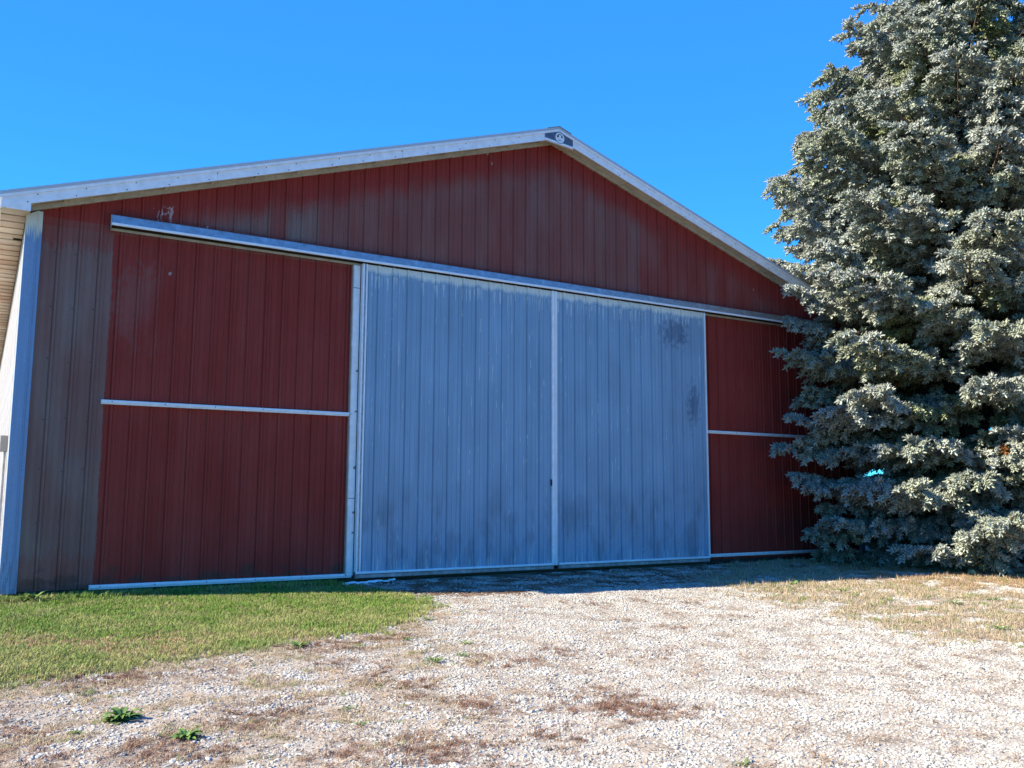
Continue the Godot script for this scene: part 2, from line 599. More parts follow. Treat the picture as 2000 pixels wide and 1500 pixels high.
func make_ground() -> void:
	for q in GRASS:
		grass_poly.append(Vector2(q[0], q[1]))
	for q in DRY:
		dry_poly.append(Vector2(q[0], q[1]))
	for q in SPARSE:
		sparse_poly.append(Vector2(q[0], q[1]))
	var xs := PackedFloat32Array()
	var zs := PackedFloat32Array()
	for q in [-3000.0, -900.0, -300.0, -120.0, -60.0, -30.0, -16.0, -10.0, -6.0, -4.0, -2.6]:
		xs.append(q)
	var a := -1.6
	while a < 16.0:
		xs.append(a)
		a += 0.07
	for q in [16.5, 17.5, 19.0, 21.0, 25.0, 32.0, 45.0, 70.0, 130.0, 300.0, 900.0, 3000.0]:
		xs.append(q)
	for q in [-3000.0, -900.0, -300.0, -120.0, -60.0, -30.0, -16.0, -8.0, -4.0, -2.0]:
		zs.append(q)
	a = -1.0
	while a < 9.4:
		zs.append(a)
		a += 0.07
	for q in [10.0, 11.0, 12.5, 15.0, 20.0, 30.0, 60.0, 130.0, 300.0, 900.0, 3000.0]:
		zs.append(q)
	var v := PackedVector3Array()
	var c := PackedColorArray()
	for z in zs:
		for x in xs:
			v.append(Vector3(x, gh(x, z), z))
			var near := x > -7 and x < 26 and z > -13 and z < 11
			var k := ground_mix(x, z, Vector2(rng.randf_range(-1, 1), rng.randf_range(-1, 1))) if near else Vector3(0.9, 0.1, 0)
			var fines := Color(0.49, 0.475, 0.425) * (1.0 + 0.14 * nb.get_noise_2d(x * 120.0, z * 120.0))
			fines = fines.lerp(Color(0.43, 0.385, 0.31), clampf(1.2 * nb.get_noise_2d(x * 75.0 + 60.0, z * 110.0), 0.0, 0.4))
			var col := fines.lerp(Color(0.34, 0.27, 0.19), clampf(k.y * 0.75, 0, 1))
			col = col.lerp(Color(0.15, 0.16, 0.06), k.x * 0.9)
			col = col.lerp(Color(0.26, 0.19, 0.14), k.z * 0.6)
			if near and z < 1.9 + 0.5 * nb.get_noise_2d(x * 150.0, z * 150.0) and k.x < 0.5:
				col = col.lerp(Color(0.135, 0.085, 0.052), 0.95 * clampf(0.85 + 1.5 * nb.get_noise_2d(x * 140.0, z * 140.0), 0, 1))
			col.a = 1.0
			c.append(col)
	var idx := PackedInt32Array()
	var nx := xs.size()
	for j in zs.size() - 1:
		for i in nx - 1:
			var p := j * nx + i
			idx.append_array([p, p + 1, p + nx + 1, p, p + nx + 1, p + nx])
	var n := PackedVector3Array()
	n.resize(v.size())
	for i in v.size():
		n[i] = Vector3.UP
	for j in range(1, zs.size() - 1):
		for i in range(1, nx - 1):
			var p := j * nx + i
			n[p] = (v[p + nx] - v[p - nx]).cross(v[p + 1] - v[p - 1]).normalized()
	var arr := []
	arr.resize(Mesh.ARRAY_MAX)
	arr[Mesh.ARRAY_VERTEX] = v
	arr[Mesh.ARRAY_NORMAL] = n
	arr[Mesh.ARRAY_COLOR] = c
	arr[Mesh.ARRAY_INDEX] = idx
	var m := ArrayMesh.new()
	m.add_surface_from_arrays(Mesh.PRIMITIVE_TRIANGLES, arr)
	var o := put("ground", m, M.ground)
	tag(o, "gravel yard and lawn sloping gently down from the barn", "", "", "structure")


# ---------------------------------------------------------------- barn
func rib_profile(x0: float, x1: float, phase: float, lift: float, groove := 0.005) -> PackedVector2Array:
	# x, z of ribbed steel sheet between x0 and x1: big ribs each 9 inches, two low ones between
	var out := PackedVector2Array()
	out.append(Vector2(x0, lift))
	var k := int(floor((x0 - phase) / RIB)) - 1
	while phase + k * RIB < x1 + RIB:
		var q := phase + k * RIB
		for e in [[-0.0225 - groove, 0.0], [-0.0222 - groove, -groove * 1.3], [-0.0225, -groove * 1.3], [-0.0220, 0.0], [-0.011, 0.022], [0.010, 0.022], [0.022, 0.0], [0.066, 0.0], [0.071, 0.006], [0.083, 0.006], [0.088, 0.0], [0.140, 0.0], [0.145, 0.006], [0.157, 0.006], [0.162, 0.0]]:
			var x: float = q + e[0]
			if x > x0 + 0.001 and x < x1 - 0.001:
				out.append(Vector2(x, lift + e[1]))
		k += 1
	out.append(Vector2(x1, lift))
	return out


func sheet(mb: MB, x0: float, x1: float, phase: float, y0: float, y1: Callable, z: float, groove := 0.004) -> void:
	var pr := rib_profile(x0, x1, phase, z, groove)
	for i in pr.size() - 1:
		var a := pr[i]
		var b := pr[i + 1]
		mb.quad(Vector3(a.x, y0, a.y), Vector3(b.x, y0, b.y), Vector3(b.x, y1.call(b.x), b.y), Vector3(a.x, y1.call(a.x), a.y))
	# the bent edges give the sheet thickness
	var l := pr[0]
	var r := pr[pr.size() - 1]
	mb.quad(Vector3(l.x, y0, -0.014), Vector3(l.x, y0, l.y), Vector3(l.x, y1.call(l.x), l.y), Vector3(l.x, y1.call(l.x), -0.014))
	mb.quad(Vector3(r.x, y0, r.y), Vector3(r.x, y0, -0.014), Vector3(r.x, y1.call(r.x), -0.014), Vector3(r.x, y1.call(r.x), r.y))


func siding_mb() -> MB:
	var mb := MB.new()
	mb.uv_size = Vector2(15.0, 7.35)
	return mb


func rake(mb: MB, x0: float, x1: float, lo: float, hi: float, z0: float, z1: float) -> void:
	# a board that follows the roof slope: lo and hi are depths below the roof's top line
	mb.slab(PackedVector2Array([Vector2(x0, roof_top(x0) - lo), Vector2(x1, roof_top(x1) - lo), Vector2(x1, roof_top(x1) - hi), Vector2(x0, roof_top(x0) - hi)]), z0, z1)


func screw_mesh() -> ArrayMesh:
	var mb := MB.new()
	for s in 6:
		var a := TAU * s / 6
		var b := TAU * (s + 1) / 6
		var p := Vector3(cos(a), sin(a), 0) * 0.008
		var q := Vector3(cos(b), sin(b), 0) * 0.008
		var up := Vector3(0, 0, 0.005)
		mb.tri(p * 0.7 + up, q * 0.7 + up, up)
		mb.quad(p, q, q * 0.7 + up, p * 0.7 + up)
	return mb.mesh()


func make_barn() -> void:
	var barn := thing("barn", "red ribbed steel pole barn with white sliding double doors and white trim", "barn")
	# gable wall: a dark framed wall behind, the ribbed sheets on it
	var mb := MB.new()
	mb.slab(PackedVector2Array([Vector2(0.02, 0.30), Vector2(WIDTH - 0.02, 0.30), Vector2(WIDTH - 0.02, roof_top(WIDTH) - 0.19), Vector2(RIDGE_X, RIDGE_Y - 0.18), Vector2(0.02, roof_top(0) - 0.19)]), -0.14, -0.016)
	var wall := part("gable_wall", mb, M.wood_inner, barn)
	var starts := [0.135]
	for k in 17:
		if 0.115 + 0.9144 * k > 0.3 and 0.115 + 0.9144 * k < 14.7:
			starts.append(0.115 + 0.9144 * k + 0.030)
	starts.append(14.785)
	for k in starts.size() - 1:
		var x0: float = starts[k]
		var x1: float = starts[k + 1]
		if not (x0 > 4.3 and x1 < 10.5):
			mb = siding_mb()
			sheet(mb, x0, x1, 0.115, 0.36, func(_x): return 4.70, 0.0015 * (k % 2), 0.007 if x1 < 1.2 else 0.003)
			part("siding_sheet", mb, M.siding, wall)
		mb = siding_mb()
		if x0 < RIDGE_X and x1 > RIDGE_X:
			sheet(mb, x0, RIDGE_X, 0.115, 4.665, wall_top, 0.004 + 0.0015 * (k % 2))
			sheet(mb, RIDGE_X, x1, 0.115, 4.665, wall_top, 0.004 + 0.0015 * (k % 2))
		else:
			sheet(mb, x0, x1, 0.115, 4.665, wall_top, 0.004 + 0.0015 * (k % 2))
		part("siding_sheet", mb, M.siding, wall)
	# screws in rows over the grey sheets and along the girts
	var places := []
	var tints := []
	for row in [0.45, 1.15, 1.75, 2.35, 3.05, 3.7, 4.35]:
		for k in 18:
			var x: float = 0.115 + RIB * k - 0.045
			if x > 0.2 and x < 4.0:
				places.append(Transform3D(Basis.IDENTITY, Vector3(x, row + frand(-0.02, 0.02), 0.001)))
				tints.append(Color(1, 1, 1))
	for row in [4.95, 5.6, 6.2, 6.8]:
		for k in 64:
			var x: float = 0.115 + RIB * k - 0.045
			if x > 0.2 and x < 14.7 and wall_top(x) - 0.1 > row:
				places.append(Transform3D(Basis.IDENTITY, Vector3(x, row + frand(-0.02, 0.02), 0.005)))
				tints.append(Color(1, 1, 1))
	many("siding_screws", screw_mesh(), M.dark, places, tints, barn)

	# left side wall, ribbed and sunlit; right side, back and floor close the barn
	mb = MB.new()
	mb.box(Vector3(0.016, 0.30, -DEPTH), Vector3(0.13, 4.80, -0.141))
	var side := part("side_wall", mb, M.wood_inner, barn)
	for k in 22:
		var x0 := 0.10 + 0.9144 * k
		var x1 := minf(x0 + 0.9144, DEPTH)
		if x1 - x0 < 0.1:
			continue
		mb = MB.new()
		sheet(mb, x0, x1, 0.115, 0.36, func(_x): return 4.77, 0.0015 * (k % 2))
		var o := part("side_siding_sheet", mb, M.side, side)
		o.rotation.y = -PI / 2
		# local x runs back along the wall, local z points left
		o.basis = Basis(Vector3(0, 0, -1), Vector3(0, 1, 0), Vector3(1, 0, 0)).inverse() if false else Basis(Vector3(0, 0, -1), Vector3(0, 1, 0), Vector3(-1, 0, 0)) * Basis.from_scale(Vector3(1, 1, 1))
	mb = MB.new()
	mb.box(Vector3(WIDTH - 0.13, 0.30, -DEPTH), Vector3(WIDTH, 4.80, -0.141))
	part("side_wall", mb, M.side, barn)
	mb = MB.new()
	mb.slab(PackedVector2Array([Vector2(0.02, 0.30), Vector2(WIDTH - 0.02, 0.30), Vector2(WIDTH - 0.02, roof_top(WIDTH) - 0.19), Vector2(RIDGE_X, RIDGE_Y - 0.18), Vector2(0.02, roof_top(0) - 0.19)]), -DEPTH - 0.12, -DEPTH - 0.002)
	part("back_wall", mb, M.siding, barn)
	# pressure-treated skirt board and footing
	mb = MB.new()
	mb.box(Vector3(0.03, 0.10, -0.10), Vector3(4.10, 0.372, -0.001), 0.004)
	part("skirt_board", mb, M.wood, barn)
	mb = MB.new()
	mb.box(Vector3(10.75, 0.10, -0.10), Vector3(WIDTH - 0.03, 0.372, -0.001), 0.004)
	part("skirt_board", mb, M.wood, barn)
	mb = MB.new()
	mb.box(Vector3(4.10, 0.05, -0.3), Vector3(10.75, 0.285, -0.02), 0.01)
	part("door_sill", mb, M.concrete, barn)

	# roof
	for s in [-1, 1]:
		mb = MB.new()
		var xe: float = RIDGE_X + s * (RIDGE_X + SIDE + 0.02)
		var pts := [Vector2(RIDGE_X, RIDGE_Y + 0.012), Vector2(xe, roof_top(xe) + 0.012), Vector2(xe, roof_top(xe) - 0.03), Vector2(RIDGE_X, RIDGE_Y - 0.03)]
		if s > 0:
			pts.reverse()
		mb.slab(PackedVector2Array(pts), -DEPTH - 0.2, OVER + 0.015)
		part("roof_slope", mb, M.roof, barn)
	mb = MB.new()
	mb.slab(PackedVector2Array([Vector2(7.22, roof_top(7.22) + 0.013), Vector2(RIDGE_X, RIDGE_Y + 0.013), Vector2(7.70, roof_top(7.70) + 0.013), Vector2(7.70, roof_top(7.70) + 0.018), Vector2(RIDGE_X, RIDGE_Y + 0.020), Vector2(7.22, roof_top(7.22) + 0.018)]), -DEPTH - 0.2, OVER + 0.03)
	part("ridge_cap", mb, M.galv, barn)

	# rake: drip edge, fascia boards in lengths, soffit panels, channel at the wall
	var f0 := 0.012
	for cut in [[-SIDE, 2.1], [2.103, 4.7], [4.703, 7.19], [7.74, 10.4], [10.403, 13.0], [13.003, WIDTH + SIDE]]:
		mb = MB.new()
		rake(mb, cut[0], cut[1], 0.185, 0.058, OVER - 0.02, OVER - 0.003 * (1.0 if cut[0] > 2.0 and cut[0] < 2.2 else 0.0))
		part("fascia_board", mb, M.fascia, barn)
	for cut in [[-SIDE - 0.02, RIDGE_X], [RIDGE_X, WIDTH + SIDE + 0.02]]:
		mb = MB.new()
		rake(mb, cut[0], cut[1], 0.068, 0.0, OVER + 0.001, OVER + f0)
		part("drip_edge", mb, M.fascia, barn)
	for s in [-1, 1]:
		var n := 27
		for k in n:
			var d0: float = 0.02 + k * 0.2835
			var d1: float = d0 + 0.2795
			var x0: float = RIDGE_X + s * d0
			var x1: float = minf(RIDGE_X + d1, WIDTH) if s > 0 else maxf(RIDGE_X - d1, 0.0)
			if x1 < x0:
				var q := x0
				x0 = x1
				x1 = q
			mb = MB.new()
			mb.col = Color(0.52, 0.475, 0.41) * frand(0.82, 1.06)
			var lift := 0.012 + 0.006 * (k % 2)
			mb.slab(PackedVector2Array([Vector2(x0, roof_top(x0) - 0.172 + lift), Vector2(x1, roof_top(x1) - 0.172 + lift), Vector2(x1, roof_top(x1) - 0.160 + lift), Vector2(x0, roof_top(x0) - 0.160 + lift)]), 0.012, OVER - 0.022)
			var lx := x1 - 0.03 if s > 0 else x0
			mb.col *= 1.08
			mb.slab(PackedVector2Array([Vector2(lx, roof_top(lx) - 0.186 + lift), Vector2(lx + 0.03, roof_top(lx + 0.03) - 0.186 + lift), Vector2(lx + 0.03, roof_top(lx + 0.03) - 0.174 + lift), Vector2(lx, roof_top(lx) - 0.174 + lift)]), 0.013, OVER - 0.023)
			part("soffit_panel", mb, M.soffit, barn)
		mb = MB.new()
		if s < 0:
			rake(mb, 0.013, RIDGE_X, 0.224, 0.16, -0.002, 0.042)
		else:
			rake(mb, RIDGE_X, WIDTH - 0.013, 0.224, 0.16, -0.002, 0.042)
		part("soffit_channel", mb, M.cream, barn)
	# boxed eave return at the front corners and the eaves along the sides
	for s in [0, 1]:
		mb = MB.new()
		var xa := -SIDE if s == 0 else WIDTH - 0.012
		var xb := 0.012 if s == 0 else WIDTH + SIDE
		var ti := xb if s == 0 else xa
		var to := xa + 0.05 if s == 0 else xb - 0.05
		var rp := [Vector2(to, 4.758), Vector2(ti, 4.758), Vector2(ti, roof_top(ti) - 0.180), Vector2(to, roof_top(to) - 0.180)]
		if s == 1:
			rp.reverse()
		mb.slab(PackedVector2Array(rp), OVER - 0.02, OVER - 0.004)
		part("eave_return", mb, M.fascia, barn)
		mb = MB.new()
		if s == 0:
			mb.box(Vector3(-SIDE - 0.015, 4.745, -DEPTH), Vector3(-SIDE + 0.003, roof_top(-SIDE) - 0.03, OVER - 0.022))
		else:
			mb.box(Vector3(WIDTH + SIDE - 0.003, 4.745, -DEPTH), Vector3(WIDTH + SIDE + 0.015, roof_top(-SIDE) - 0.03, OVER - 0.022))
		part("side_fascia", mb, M.white, barn)
	var zz := OVER - 0.024
	var kk := 0
	while zz > -DEPTH + 0.3:
		mb = MB.new()
		var rust := clampf(0.45 + 0.9 * na.get_noise_1d(zz * 70.0) + frand(-0.3, 0.3), 0.0, 1.0)
		if kk < 2:
			rust *= 0.2
		mb.col = Color(0.60, 0.545, 0.485).lerp(Color(0.42, 0.28, 0.20), rust * 0.8) * frand(0.85, 1.05)
		var lf := 0.013 * (kk % 2)
		var gap := 0.10 if kk == 9 else 0.0
		mb.box(Vector3(-SIDE + 0.004, 4.762 + lf, zz - 0.148), Vector3((-0.028 if zz < 0.03 else 0.008) - gap, 4.774 + lf, zz))
		part("eave_soffit_panel", mb, M.soffit, barn)
		zz -= 0.152
		kk += 1
	mb = MB.new()
	mb.box(Vector3(WIDTH + 0.002, 4.762, -DEPTH), Vector3(WIDTH + SIDE - 0.004, 4.774, 0.018))
	part("eave_soffit", mb, M.cream, barn)

	# corner trims: a front flange with a raised bead and a side flange
	for s in [0, 1]:
		mb = MB.new()
		var pts := [Vector2(-0.008, -0.16), Vector2(-0.026, -0.16), Vector2(-0.026, 0.026), Vector2(0.092, 0.026), Vector2(0.098, 0.038), Vector2(0.108, 0.038), Vector2(0.114, 0.022), Vector2(0.150, 0.022), Vector2(0.150, 0.008), Vector2(-0.008, 0.008)]
		for i in pts.size():
			var a: Vector2 = pts[i]
			var b: Vector2 = pts[(i + 1) % pts.size()]
			var fx := func(q: Vector2) -> float: return q.x if s == 0 else WIDTH - q.x
			for seg in [[0.345, 1.742], [1.745, roof_top(0.0) - 0.205]]:
				var p := Vector3(fx.call(a), seg[0], a.y)
				var q := Vector3(fx.call(b), seg[0], b.y)
				var p2 := Vector3(p.x, minf(seg[1], 4.76 if a.x < 0 else 5.0), p.z)
				var q2 := Vector3(q.x, minf(seg[1], 4.76 if b.x < 0 else 5.0), q.z)
				if s == 0:
					mb.quad(q, p, p2, q2)
				else:
					mb.quad(p, q, q2, p2)
		mb_uv_trim(mb, s)
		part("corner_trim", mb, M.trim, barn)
	mb = MB.new()
	mb.box(Vector3(-0.027, 1.741, -0.16), Vector3(0.094, 1.746, 0.0268))
	part("trim_lap", mb, M.galv, barn)

	# peak plate with the round emblem
	var e := thing_part("peak_plate", barn)
	mb = MB.new()
	mb.slab(PackedVector2Array([Vector2(7.19, 7.225), Vector2(7.74, 7.175), Vector2(7.74, roof_top(7.74) - 0.06), Vector2(RIDGE_X, RIDGE_Y - 0.06), Vector2(7.19, roof_top(7.19) - 0.06)]), OVER - 0.02, OVER + 0.006)
	e.mesh = mb.mesh()
	e.material_override = M.plate
	mb = MB.new()
	mb.slab(PackedVector2Array([Vector2(7.19, 7.185), Vector2(7.74, 7.135), Vector2(7.74, 7.174), Vector2(7.19, 7.224)]), OVER - 0.025, OVER + 0.016)
	part("plate_trim", mb, M.fascia, e)
	var ec := Vector2(7.475, 7.275)
	part("emblem_disc", disc(ec, 0.098, 0.098, 0.0, TAU, OVER + 0.006, OVER + 0.014), M.white, e)
	part("emblem_rim", ring(ec, 0.098, 0.090, OVER + 0.012, OVER + 0.019), M.plate, e)
	part("emblem_dome", disc(ec + Vector2(-0.002, 0.004), 0.058, 0.056, 0.0, PI, OVER + 0.014, OVER + 0.017), M.black, e)
	mb = MB.new()
	mb.box(Vector3(ec.x - 0.024, ec.y + 0.003, OVER + 0.0165), Vector3(ec.x + 0.022, ec.y + 0.045, OVER + 0.0195))
	part("emblem_window", mb, M.fascia, e)
	mb = MB.new()
	for k in 7:
		var a0 := PI * (1.28 + 0.44 * k / 7.0)
		var a1 := PI * (1.28 + 0.44 * (k + 1) / 7.0)
		var p0 := ec + Vector2(cos(a0), sin(a0)) * 0.052 + Vector2(0, 0.002)
		var p1 := ec + Vector2(cos(a1), sin(a1)) * 0.052 + Vector2(0, 0.002)
		mb.slab(PackedVector2Array([p0, p1, p1 + Vector2(0, 0.007), p0 + Vector2(0, 0.007)]), OVER + 0.014, OVER + 0.0165)
	part("emblem_arc", mb, M.plate, e)
	for k in 4:
		var a0 := PI * (0.62 - 0.08 * k)
		var p0 := ec + Vector2(cos(a0), sin(a0)) * 0.076
		mb = MB.new()
		mb.box(Vector3(p0.x - 0.003 - 0.003 * (k % 2), p0.y - 0.004, OVER + 0.0135), Vector3(p0.x + 0.004, p0.y + 0.004, OVER + 0.0155))
		part("emblem_mark", mb, M.plate, e)

	# fascia screws
	places = []
	tints = []
	for k in 30:
		var x := 0.02 + k * 0.51 + frand(-0.06, 0.06)
		if absf(x - RIDGE_X) < 0.4 or x > WIDTH:
			continue
		places.append(Transform3D(Basis.IDENTITY, Vector3(x, roof_top(x) - 0.16, OVER)))
		places.append(Transform3D(Basis.IDENTITY, Vector3(x + 0.1, roof_top(x + 0.1) - 0.085, OVER)))
		tints.append(Color(1, 1, 1))
		tints.append(Color(1, 1, 1))
	many("fascia_screws", screw_mesh(), M.dark, places, tints, barn)

	# track cover over the doors: a bent steel hood, hollow and open below
	var x0 := 0.89
	var x1 := 14.05
	var track := thing_part("door_track", barn)
	mb = MB.new()
	var prof := [Vector2(0.026, 4.912), Vector2(0.118, 4.896), Vector2(0.128, 4.886), Vector2(0.146, 4.792), Vector2(0.148, 4.782)]
	hood(mb, prof, x0, x1, 0.003)
	track.mesh = mb.mesh()
	track.material_override = M.track
	mb = MB.new()
	hood(mb, [Vector2(0.150, 4.790), Vector2(0.155, 4.785), Vector2(0.154, 4.758), Vector2(0.144, 4.754)], x0, x1, 0.003)
	part("hood_lip", mb, M.fascia, track)
	mb = MB.new()
	mb.box(Vector3(x0, 4.750, 0.024), Vector3(x1, 4.905, 0.030))
	part("shaded_back_flange", mb, M.black, track)  # painted black to stand for the shade inside the open hood
	mb = MB.new()
	mb.box(Vector3(x0, 4.716, 0.024), Vector3(x1, 4.748, 0.036))
	part("flange_hem", mb, M.cream, track)
	mb = MB.new()
	mb.slab(PackedVector2Array([Vector2(x0 + 0.002, 4.77), Vector2(x1 - 0.002, 4.77), Vector2(x1 - 0.002, 4.81), Vector2(x0 + 0.002, 4.81)]), 0.07, 0.12)
	part("rail", mb, M.dark, track)
	for q in [x0, x1]:
		mb = MB.new()
		var ep := PackedVector2Array([Vector2(0.024, 4.715), Vector2(0.04, 4.715), Vector2(0.157, 4.752), Vector2(0.157, 4.79), Vector2(0.130, 4.890), Vector2(0.026, 4.916)])
		for i in range(1, 5):
			mb.tri(Vector3(q, ep[0].y, ep[0].x), Vector3(q, ep[i].y, ep[i].x), Vector3(q, ep[i + 1].y, ep[i + 1].x))
			mb.tri(Vector3(q + 0.004, ep[0].y, ep[0].x), Vector3(q + 0.004, ep[i + 1].y, ep[i + 1].x), Vector3(q + 0.004, ep[i].y, ep[i].x))
		part("end_cap", mb, M.white, track)

	# guide rails on the wall either side
	for g in [[0.905, 4.105, 2.582], [10.73, 14.0, 2.604], [0.895, 4.15, 0.378], [10.73, 14.0, 0.432]]:
		mb = MB.new()
		mb.slab(PackedVector2Array([Vector2(g[0], g[2] - 0.026), Vector2(g[1], g[2] - 0.026), Vector2(g[1], g[2] + 0.026), Vector2(g[0], g[2] + 0.026)]), 0.0, 0.052)
		var gr := part("guide_rail", mb, M.white, barn)
		mb = MB.new()
		mb.box(Vector3(g[0] + 0.003, g[2] - 0.010, 0.051), Vector3(g[1] - 0.003, g[2] + 0.019, 0.061), 0.004)
		part("rail_bead", mb, M.white, gr)
		places = []
		tints = []
		var sx: float = g[0] + 0.12
		while sx < g[1]:
			places.append(Transform3D(Basis.IDENTITY, Vector3(sx, g[2] + 0.004, 0.060)))
			tints.append(Color(1, 1, 1))
			sx += 0.61
		many("rail_screws", screw_mesh(), M.dark, places, tints, gr)

	# left jamb with old bolt holes and clips
	mb = MB.new()
	mb.box(Vector3(4.055, 0.37, 0.0), Vector3(4.170, 4.72, 0.055), 0.008)
	var jamb := part("door_jamb", mb, M.white, barn)
	mb = MB.new()
	mb.box(Vector3(4.052, 0.37, 0.001), Vector3(4.068, 4.72, 0.062), 0.003)
	part("jamb_edge", mb, M.cream, jamb)
	for q in [[3.19, 0.028], [2.62, 0.022], [1.83, 0.045], [1.22, 0.03], [0.95, 0.02]]:
		mb = MB.new()
		mb.slab(PackedVector2Array([Vector2(4.128, q[0]), Vector2(4.166, q[0] - 0.01), Vector2(4.166, q[0] + q[1]), Vector2(4.138, q[0] + q[1] * 0.7)]), 0.05, 0.058)
		part("clip", mb, M.box, jamb)
	for q in [4.38, 1.42]:
		mb = MB.new()
		mb.box(Vector3(4.07, q, 0.05), Vector3(4.166, q + 0.008, 0.0565))
		part("joint", mb, M.dark, jamb)
	mb = MB.new()
	mb.box(Vector3(10.72, 0.37, 0.0), Vector3(10.80, 4.72, 0.02), 0.004)
	part("door_jamb", mb, M.dark, barn)

	# the two sliding leaves
	make_leaf(barn, 4.175, 7.432, 0.352, 4.735, 0)
	make_leaf(barn, 7.440, 10.690, 0.352, 4.735, 1)

	# electrical box and conduit on the sunlit side
	mb = MB.new()
	mb.box(Vector3(-0.105, 1.99, -1.10), Vector3(-0.022, 2.19, -0.95), 0.006)
	var ebox := part("meter_box", mb, M.box, barn)
	mb = MB.new()
	mb.tube(PackedVector3Array([Vector3(-0.045, 0.2, -1.02), Vector3(-0.045, 2.0, -1.02)]), PackedFloat32Array([0.014, 0.014]), 8)
	part("conduit", mb, M.galv, ebox)


func mb_uv_trim(mb: MB, s: int) -> void:
	for i in mb.v.size():
		var x := mb.v[i].x if s == 0 else WIDTH - mb.v[i].x
		mb.t[i] = Vector2(clampf((x + mb.v[i].z + 0.2) / 0.4, 0.01, 0.99), 1.0 - mb.v[i].y / 5.0)


func thing_part(called: String, parent: Node) -> MeshInstance3D:
	var o := MeshInstance3D.new()
	o.name = numbered(called, parent)
	parent.add_child(o, true)
	return o


func disc(c: Vector2, rx: float, ry: float, a0: float, a1: float, z0: float, z1: float) -> MB:
	var mb := MB.new()
	var p := PackedVector2Array()
	for k in 33:
		var a := a0 + (a1 - a0) * k / 32.0
		if k == 32 and absf(a1 - a0 - TAU) < 0.01:
			break
		p.append(c + Vector2(cos(a) * rx, sin(a) * ry))
	mb.slab(p, z0, z1)
	return mb


func ring(c: Vector2, r0: float, r1: float, z0: float, z1: float) -> MB:
	var mb := MB.new()
	for k in 32:
		var a := Vector2.from_angle(TAU * k / 32)
		var b := Vector2.from_angle(TAU * (k + 1) / 32)
		mb.slab(PackedVector2Array([c + a * r1, c + a * r0, c + b * r0, c + b * r1]), z0, z1)
	return mb


func hood(mb: MB, prof: Array, x0: float, x1: float, th: float) -> void:
	# a bent sheet, profile in (z, y) from the wall outwards, with thickness th; slightly uneven along its length
	var n := 27
	for i in prof.size() - 1:
		var a: Vector2 = prof[i]
		var b: Vector2 = prof[i + 1]
		var nn := (b - a).orthogonal().normalized() * th
		for k in n:
			var xa := x0 + (x1 - x0) * k / n
			var xb := x0 + (x1 - x0) * (k + 1) / n
			var wa := 0.004 * na.get_noise_1d(xa * 90.0)
			var wb := 0.004 * na.get_noise_1d(xb * 90.0)
			mb.quad(Vector3(xa, b.y + wa, b.x), Vector3(xb, b.y + wb, b.x), Vector3(xb, a.y + wb, a.x), Vector3(xa, a.y + wa, a.x))
			mb.quad(Vector3(xa, a.y + wa + nn.y, a.x + nn.x), Vector3(xb, a.y + wb + nn.y, a.x + nn.x), Vector3(xb, b.y + wb + nn.y, b.x + nn.x), Vector3(xa, b.y + wa + nn.y, b.x + nn.x))


func make_leaf(barn: Node3D, x0: float, x1: float, y0: float, y1: float, which: int) -> void:
	var z := 0.10
	var mb := MB.new()
	mb.box(Vector3(x0 + 0.01, y0 + 0.05, z - 0.045), Vector3(x1 - 0.01, y1, z - 0.016))
	var leaf := part("sliding_door", mb, M.wood_inner, barn)
	leaf.set_meta("label", ["left white sliding door leaf", "right white sliding door leaf with two dark smudges"][which])
	var a := x0 + 0.075 if which == 0 else x0 + 0.045
	var b := x1 - 0.040 if which == 0 else x1 - 0.030
	var phase := 4.66
	var cuts := [a]
	var q := phase + RIB * ceilf((a + 0.5 - phase) / RIB) + 0.030
	while q < b - 0.3:
		cuts.append(q)
		q += 0.9144
	cuts.append(b)
	for k in cuts.size() - 1:
		mb = MB.new()
		mb.uv_size = Vector2(6.7, 4.5)
		mb.uv_from = Vector2(4.1, 0.3)
		sheet(mb, cuts[k], cuts[k + 1], phase, y0 + 0.06, func(_x): return y1, 0.0015 * (k % 2), 0.0045)
		for i in mb.v.size():
			mb.v[i].z += z
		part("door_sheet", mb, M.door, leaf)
	# edge trims: two folds on the left leaf's outer edge, one at the seam, a thin one at the right
	var trims := []
	if which == 0:
		trims = [[x0, x0 + 0.030, 0.030, M.white], [x0 + 0.030, x0 + 0.052, 0.022, M.galv], [x0 + 0.052, x0 + 0.075, 0.030, M.fascia], [x1 - 0.042, x1, 0.034, M.fascia]]
	else:
		trims = [[x0, x0 + 0.022, 0.026, M.white], [x0 + 0.022, x0 + 0.046, 0.032, M.fascia], [x1 - 0.030, x1, 0.030, M.white]]
	for t in trims:
		mb = MB.new()
		mb.box(Vector3(t[0], y0 + 0.045, z - 0.04), Vector3(t[1], y1, z + t[2]), 0.004)
		part("edge_trim", mb, t[3], leaf)
	# bottom rail in two folds
	var e0 := x0 + (0.0 if which == 0 else 0.075)
	mb = MB.new()
	mb.box(Vector3(e0, y0 + 0.046, z - 0.03), Vector3(x1, y0 + 0.078, z + 0.036), 0.006)
	part("bottom_trim", mb, M.white, leaf)
	mb = MB.new()
	mb.box(Vector3(e0 + 0.004, y0 - 0.012, z - 0.03), Vector3(x1 - 0.004, y0 + 0.043, z + 0.020), 0.006)
	part("bottom_trim", mb, M.galv, leaf)
	if which == 0:
		mb = MB.new()
		mb.box(Vector3(x1 - 0.066, 1.62, z + 0.02), Vector3(x1 - 0.040, 1.72, z + 0.036), 0.008)
		var latch := part("latch", mb, M.dark, leaf)
		latch.set_meta("label", "dark metal latch at the meeting edge")


# ---------------------------------------------------------------- spruce
const TRUNK := Vector3(15.9, 0.0, 1.9)


